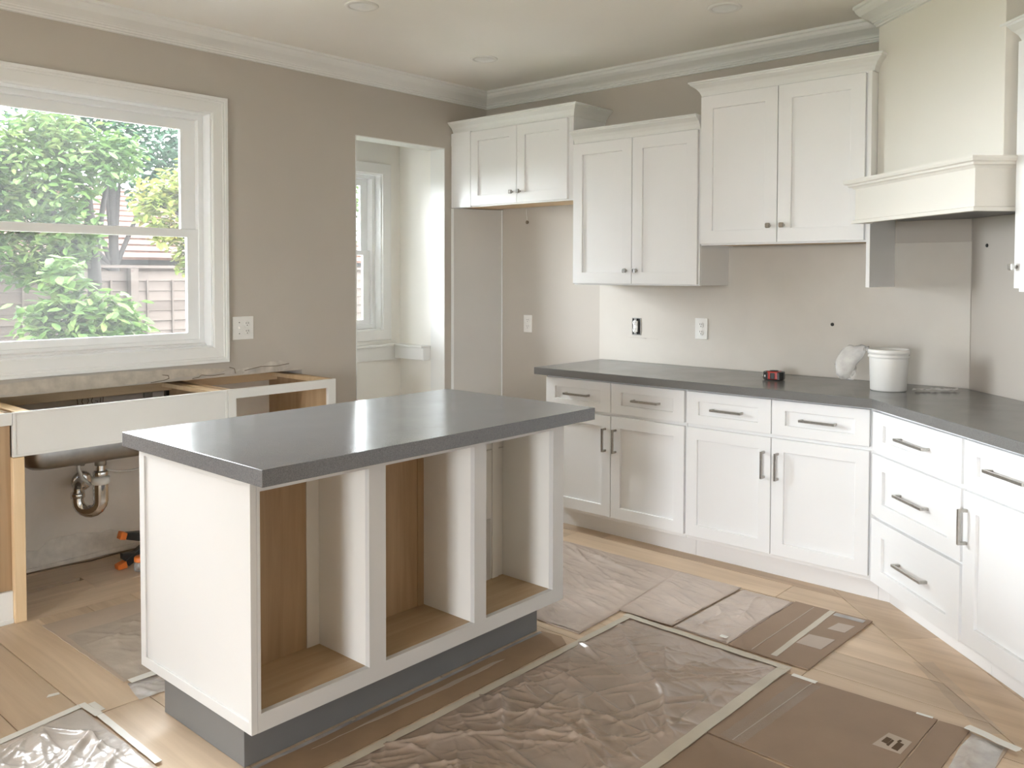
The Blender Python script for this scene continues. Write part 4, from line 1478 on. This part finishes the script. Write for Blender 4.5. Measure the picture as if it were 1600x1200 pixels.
sheet('cardboard', r, [(3.394, -1.445), (3.484, -1.440), (3.474, -2.05), (3.391, -2.05)], CARD, .0005, .0045, .001, 20)
r = root('plastic_scrap', 'crumpled clear film scrap taped at the far right end of the cardboard', 'floor covering', (3.54, -1.72, 0), group=FG)
sheet('cardboard', r, [(3.545, -1.47), (3.60, -1.47), (3.588, -2.05), (3.535, -2.05)], CARD3, .0005, .002, .001, 21)
film('film', r, [(3.490, -2.03), (3.592, -2.03), (3.596, -1.475), (3.494, -1.46)], .003, .012, FILMW, 20, 60, 6.6, 10)
sheet('tape_strip', r, strip((3.478, -1.448), (3.632, -1.492), .034), TAPEW, .016, .0008, .003, 22)
r = root('cardboard_sheet', 'brown cardboard sheet at bottom picture edge right of the plastic', 'floor covering', (3.2, -2.4, 0), group=FG)
sheet('cardboard', r, [(2.874, -2.014), (3.52, -2.056), (3.50, -2.9), (2.872, -2.9)], CARD, .0005, .003, .001, 23)
r = root('film_strip', 'faint clear tape strip on the bare boards by the diagonal cabinets', 'floor covering', (3.35, -1.25, 0), group=FG)
sheet('strip', r, strip((3.22, -1.02), (3.545, -1.41), .075), FILMX, .0005, .0006, .003, 24)

# left side
r = root('cardboard_sheet', 'pale film-covered cardboard sheet on the floor behind the island', 'floor covering', (.8, -2.6, 0), group=FG)
sheet('cardboard', r, [(.435, -3.092), (1.170, -3.086), (1.182, -1.9), (.470, -1.9)], CARD3, .0005, .003, .002, 25)
film('film', r, [(.62, -3.07), (1.165, -3.075), (1.175, -1.95), (.56, -1.95)], .0045, .010, COAT_LEFT, 60, 110, 1.7, 5)
r = root('plastic_scrap', 'small white crumpled film flap beside the island corner', 'floor covering', (1.26, -3.0, 0), group=FG)
film('film', r, [(1.195, -3.085), (1.340, -3.110), (1.355, -2.90), (1.195, -2.90)], .0015, .012, FILMW, 24, 24, 4.4, 12)
sheet('tape_edge', r, strip((1.205, -3.08), (1.203, -2.9), .035), TAPEW, .012, .0008, .001, 26)
r = root('plastic_sheet', 'shiny clear plastic sheet with white tape at bottom left', 'floor covering', (1.6, -3.5, 0), group=FG)
sheet('paper', r, [(1.262, -3.262), (1.80, -3.258), (2.05, -3.9), (1.35, -3.9)], CARD3, .0005, .0015, .002, 27)
film('film', r, [(1.35, -3.88), (2.04, -3.88), (1.79, -3.265), (1.262, -3.268)], .003, .028, COAT_BL, 100, 100, 8.1, 5)
sheet('tape_edge', r, strip((1.246, -3.262), (1.335, -3.75), .028), TAPEW, .0065, .0008, .001, 28)
sheet('tape_edge', r, strip((1.30, -3.243), (1.76, -3.246), .022), TAPEW, .0065, .0008, .001, 29)
sheet('cross_tape', r, strip((1.235, -3.255), (1.352, -3.248), .022), TAPEW, .0075, .0008)
sheet('cross_tape', r, strip((1.240, -3.225), (1.318, -3.222), .022), TAPEW, .0010, .0008)
r = root('paper_scrap', 'tiny white paper scrap alone on the boards at left', 'scrap', (1.07, -3.29, 0))
sheet('scrap', r, [(1.075, -3.30), (1.090, -3.312), (1.098, -3.272), (1.082, -3.270)], TAPEW, .0005, .0015)

# ------------------------------------------------------------------ outdoors
gz = -.35
tag(MB().prism([(-30, -25), (-.62, -25), (-.62, 25), (-30, 25)], gz - .1, gz).build('ground', LAWN), kind='structure')
tag(MB().box(-.6, 12, -25, REAR_Y - .16, gz, -.04).build('patio', LAWN), kind='structure')

tag(MB().box(-3.2, -.62, -25, 25, gz, gz + .04).build('bounce_slab', BOUNCE), kind='structure')  # unseen pale slab, added to bounce daylight up to the ceiling
fx = -6.2
fe = root('fence', 'weathered wooden garden fence of horizontal boards behind the shrubs', 'fence', (fx, 1.5, gz))
zb = gz
board = MB().box(-.012, .012, -1.48, 1.48, 0, .118).mesh('fence_board', FENCEM)
postm = MB().box(-.05, .05, -.045, .045, 0, 1.86).mesh('fence_post', FENCEM)
lath = MB().box(-.006, .006, -.012, .012, 0, 1.3).mesh('fence_lath', FENCEM)
for sec in range(4):
    yc = -4.2 + sec * 3.0
    for k in range(15):
        rr = random.Random(sec * 50 + k)
        if zb + .122 * k < -.2:
            pass
        put('fence_board', board, fe, T(fx + rr.uniform(-.006, .006), yc, zb + .122 * k) @ Matrix.Rotation(-.16, 4, 'Y'))
    put('fence_post', postm, fe, T(fx + .065, yc - 1.5, zb))
    for k in range(9):
        put('fence_lath', lath, fe, T(fx + .02, yc - 1.3 + .32 * k, zb + .42))
put('fence_post', postm, fe, T(fx + .065, -4.2 + 3 * 4 - 1.5, zb))
MB().box(fx - .04, fx + .06, -5.7, 6.3, zb + 1.865, zb + 1.90).build('fence_cap', FENCEM, fe)

sh = root('garden_shed', 'low pink building with clay tile roof behind the fence', 'building', (-10.5, 3.2, gz))
MB().box(-13.5, -10, -1.0, 7.0, gz, 1.72).build('wall', BRICKM, sh)
tilem = MB().box(-.17, .17, -4.3, 4.3, 0, .045).mesh('tile_course', ROOFT)
for k in range(13):
    put('tile_course', tilem, sh, T(-9.75 - .30 * k, 3.0, 1.72 + .115 * k) @ Matrix.Rotation(math.radians(16), 4, 'Y'))
MB().box(-9.72, -9.66, -1.3, 7.3, 1.60, 1.72).build('gutter', BARK, sh)
hs = root('brick_house', 'tall brick house glimpsed behind the trees at left', 'building', (-14, -2.6, gz))
hw = MB()
MB().box(-16, -12.5, -5.5, -1.35, gz, 5.2).build('wall', mat_plain('red_brick', (.055, .028, .018), .85, 0, .25, 20, .3), hs)
for k in range(10):
    put('tile_course', tilem, hs, T(-12.3 - .3 * k, -3.2, 5.2 + .14 * k) @ Matrix.Rotation(math.radians(20), 4, 'Y') @ Matrix.Scale(.5, 4, (0, 1, 0)))


def leaf_mesh(name, ln, wd_, mat):
    vs = [(0, 0, 0), (ln * .35, wd_ * .5, .03 * ln), (ln * .75, wd_ * .38, 0), (ln, 0, -.06 * ln), (ln * .75, -wd_ * .38, 0), (ln * .35, -wd_ * .5, .03 * ln), (ln * .5, 0, -.03 * ln)]
    fs = [(0, 5, 6), (0, 6, 1), (1, 6, 2), (2, 6, 3), (3, 6, 4), (4, 6, 5)]
    return MB().add(vs, fs).mesh(name, mat), vs, fs


def rand_rot(rr, droop=.5):
    return Matrix.Rotation(rr.uniform(0, 2 * PI), 4, 'Z') @ Matrix.Rotation(rr.uniform(-.3, .3 + droop), 4, 'Y') @ Matrix.Rotation(rr.uniform(-.6, .6), 4, 'X')


def tree(name, label, cat, base, blobs, trunk, n, ln, wd_, mat, nparts, seed, group=None):
    r = root(name, label, cat, base, group=group)
    rr = random.Random(seed)
    MB().tube(trunk, [.10 - .05 * i / (len(trunk) - 1) for i in range(len(trunk))], 9).build('trunk', BARK, r)
    top = Vector(trunk[-1])
    mid = Vector(trunk[len(trunk) // 2])
    for bx, by, bz, br in blobs[:7]:
        MB().tube([mid, mid.lerp(Vector((bx, by, bz)), .5) + Vector((0, 0, .1)), (bx, by, bz)], [.04, .028, .012], 6).build('branch', BARK, r)
    me, vs, fs = leaf_mesh('leaf', ln, wd_, mat)
    tot = sum(b[3] ** 2 for b in blobs)
    m = MB()
    for (bx, by, bz, br) in blobs:
        k = int(n * br * br / tot)
        for i in range(k):
            # clusters: leaves sit on twigs near the blob's shell
            d = Vector((rr.gauss(0, 1), rr.gauss(0, 1), rr.gauss(0, 1))).normalized() * br * (rr.random() ** .45)
            d *= .82 + .4 * noise.noise(Vector((bx + d.x * 2.2, by + d.y * 2.2, bz + d.z * 2.2)))
            p = Vector((bx, by, bz)) + d
            M = Matrix.Translation(p) @ rand_rot(rr) @ Matrix.Scale(rr.uniform(.65, 1.15), 4)
            m.add(vs, fs, 0, M)
    o = m.build('foliage', mat, r, kind='stuff')
    for i in range(nparts):
        bx, by, bz, br = rr.choice(blobs)
        a = rr.uniform(-1.1, 1.1) - .35
        d = Vector((math.cos(a) * 1.0, math.sin(a), rr.uniform(-.7, .9))).normalized() * br * rr.uniform(.85, 1.1)
        put('leaf', me, r, Matrix.Translation(Vector((bx, by, bz)) + d) @ rand_rot(rr) @ Matrix.Scale(rr.uniform(.9, 1.25), 4))
    return r


GT = 'garden trees and shrubs outside the big window'
tree('shrub', 'broad-leaved green shrub low in front of the fence', 'shrub', (-3.9, -1.2, gz),
     [(-3.9, -1.30, 1.25, .30), (-3.8, -.98, 1.08, .30), (-4.0, -1.50, 1.02, .28), (-3.9, -.80, .92, .24), (-3.85, -1.2, .90, .34), (-3.95, -1.32, 1.45, .2)],
     [(-3.9, -1.2, gz), (-3.9, -1.22, .3), (-3.9, -1.2, 1.0)], 1300, .13, .062, LEAF1, 150, 21, GT)
tree('tree', 'leafy garden tree with a dark trunk filling the window middle', 'tree', (-5.5, -.38, gz),
     [(-5.4, -1.05, 2.2, .58), (-5.4, -.6, 2.6, .48), (-5.4, -1.55, 1.95, .48), (-5.4, -1.1, 1.6, .42), (-5.5, -.2, 2.75, .42), (-5.4, -1.4, 2.65, .5), (-5.4, -.65, 1.85, .38), (-5.5, -.85, 2.9, .42), (-5.4, -1.85, 2.4, .5), (-5.4, -1.9, 1.6, .4)],
     [(-5.5, -.38, gz), (-5.5, -.40, .8), (-5.48, -.42, 1.5), (-5.45, -.5, 2.3)], 7000, .125, .058, LEAF1, 160, 22, GT)
tree('tree', 'yellow-green tree top behind the right half of the big window', 'tree', (-4.1, .55, gz),
     [(-4.1, -.42, 2.15, .27), (-4.1, -.15, 2.30, .28), (-4.1, .05, 2.05, .28), (-4.1, .10, 2.5, .26), (-4.1, -.25, 1.86, .22), (-4.1, .12, 1.72, .24), (-4.1, -.05, 1.60, .20), (-4.1, .4, 2.2, .3)],
     [(-4.1, .55, gz), (-4.1, .52, .9), (-4.1, .45, 1.6), (-4.1, .2, 2.1)], 2400, .105, .052, LEAF3, 150, 23, GT)
tree('tree', 'dark blue-green tree farthest back behind the others', 'tree', (-8.6, 1.2, gz),
     [(-8.5, .3, 3.4, .75), (-8.4, 1.2, 3.3, .8), (-8.5, 2.0, 3.4, .8), (-8.5, .9, 3.8, .7), (-8.6, -.7, 3.5, .8), (-8.6, -1.9, 3.2, .8), (-8.6, -1.6, 2.4, .7), (-8.5, .2, 2.4, .6), (-8.5, 2.9, 3.3, .75), (-8.5, 2.6, 2.4, .6), (-8.4, 1.7, 2.8, .6), (-8.5, -.4, 3.0, .6)],
     [(-8.6, 1.2, gz), (-8.6, 1.15, 1.5), (-8.5, 1.1, 3.3)], 9000, .15, .07, LEAF2, 0, 24, GT)
tree('tree', 'green tree outside the narrow alcove window', 'tree', (-7.4, 5.2, gz),
     [(-7.3, 4.6, 2.6, .7), (-7.2, 5.3, 2.5, .7), (-7.3, 5.9, 2.7, .6), (-7.4, 5.0, 3.4, .7)],
     [(-7.4, 5.2, gz), (-7.4, 5.2, 1.0), (-7.35, 5.2, 2.4)], 2200, .12, .058, LEAF1, 40, 25)
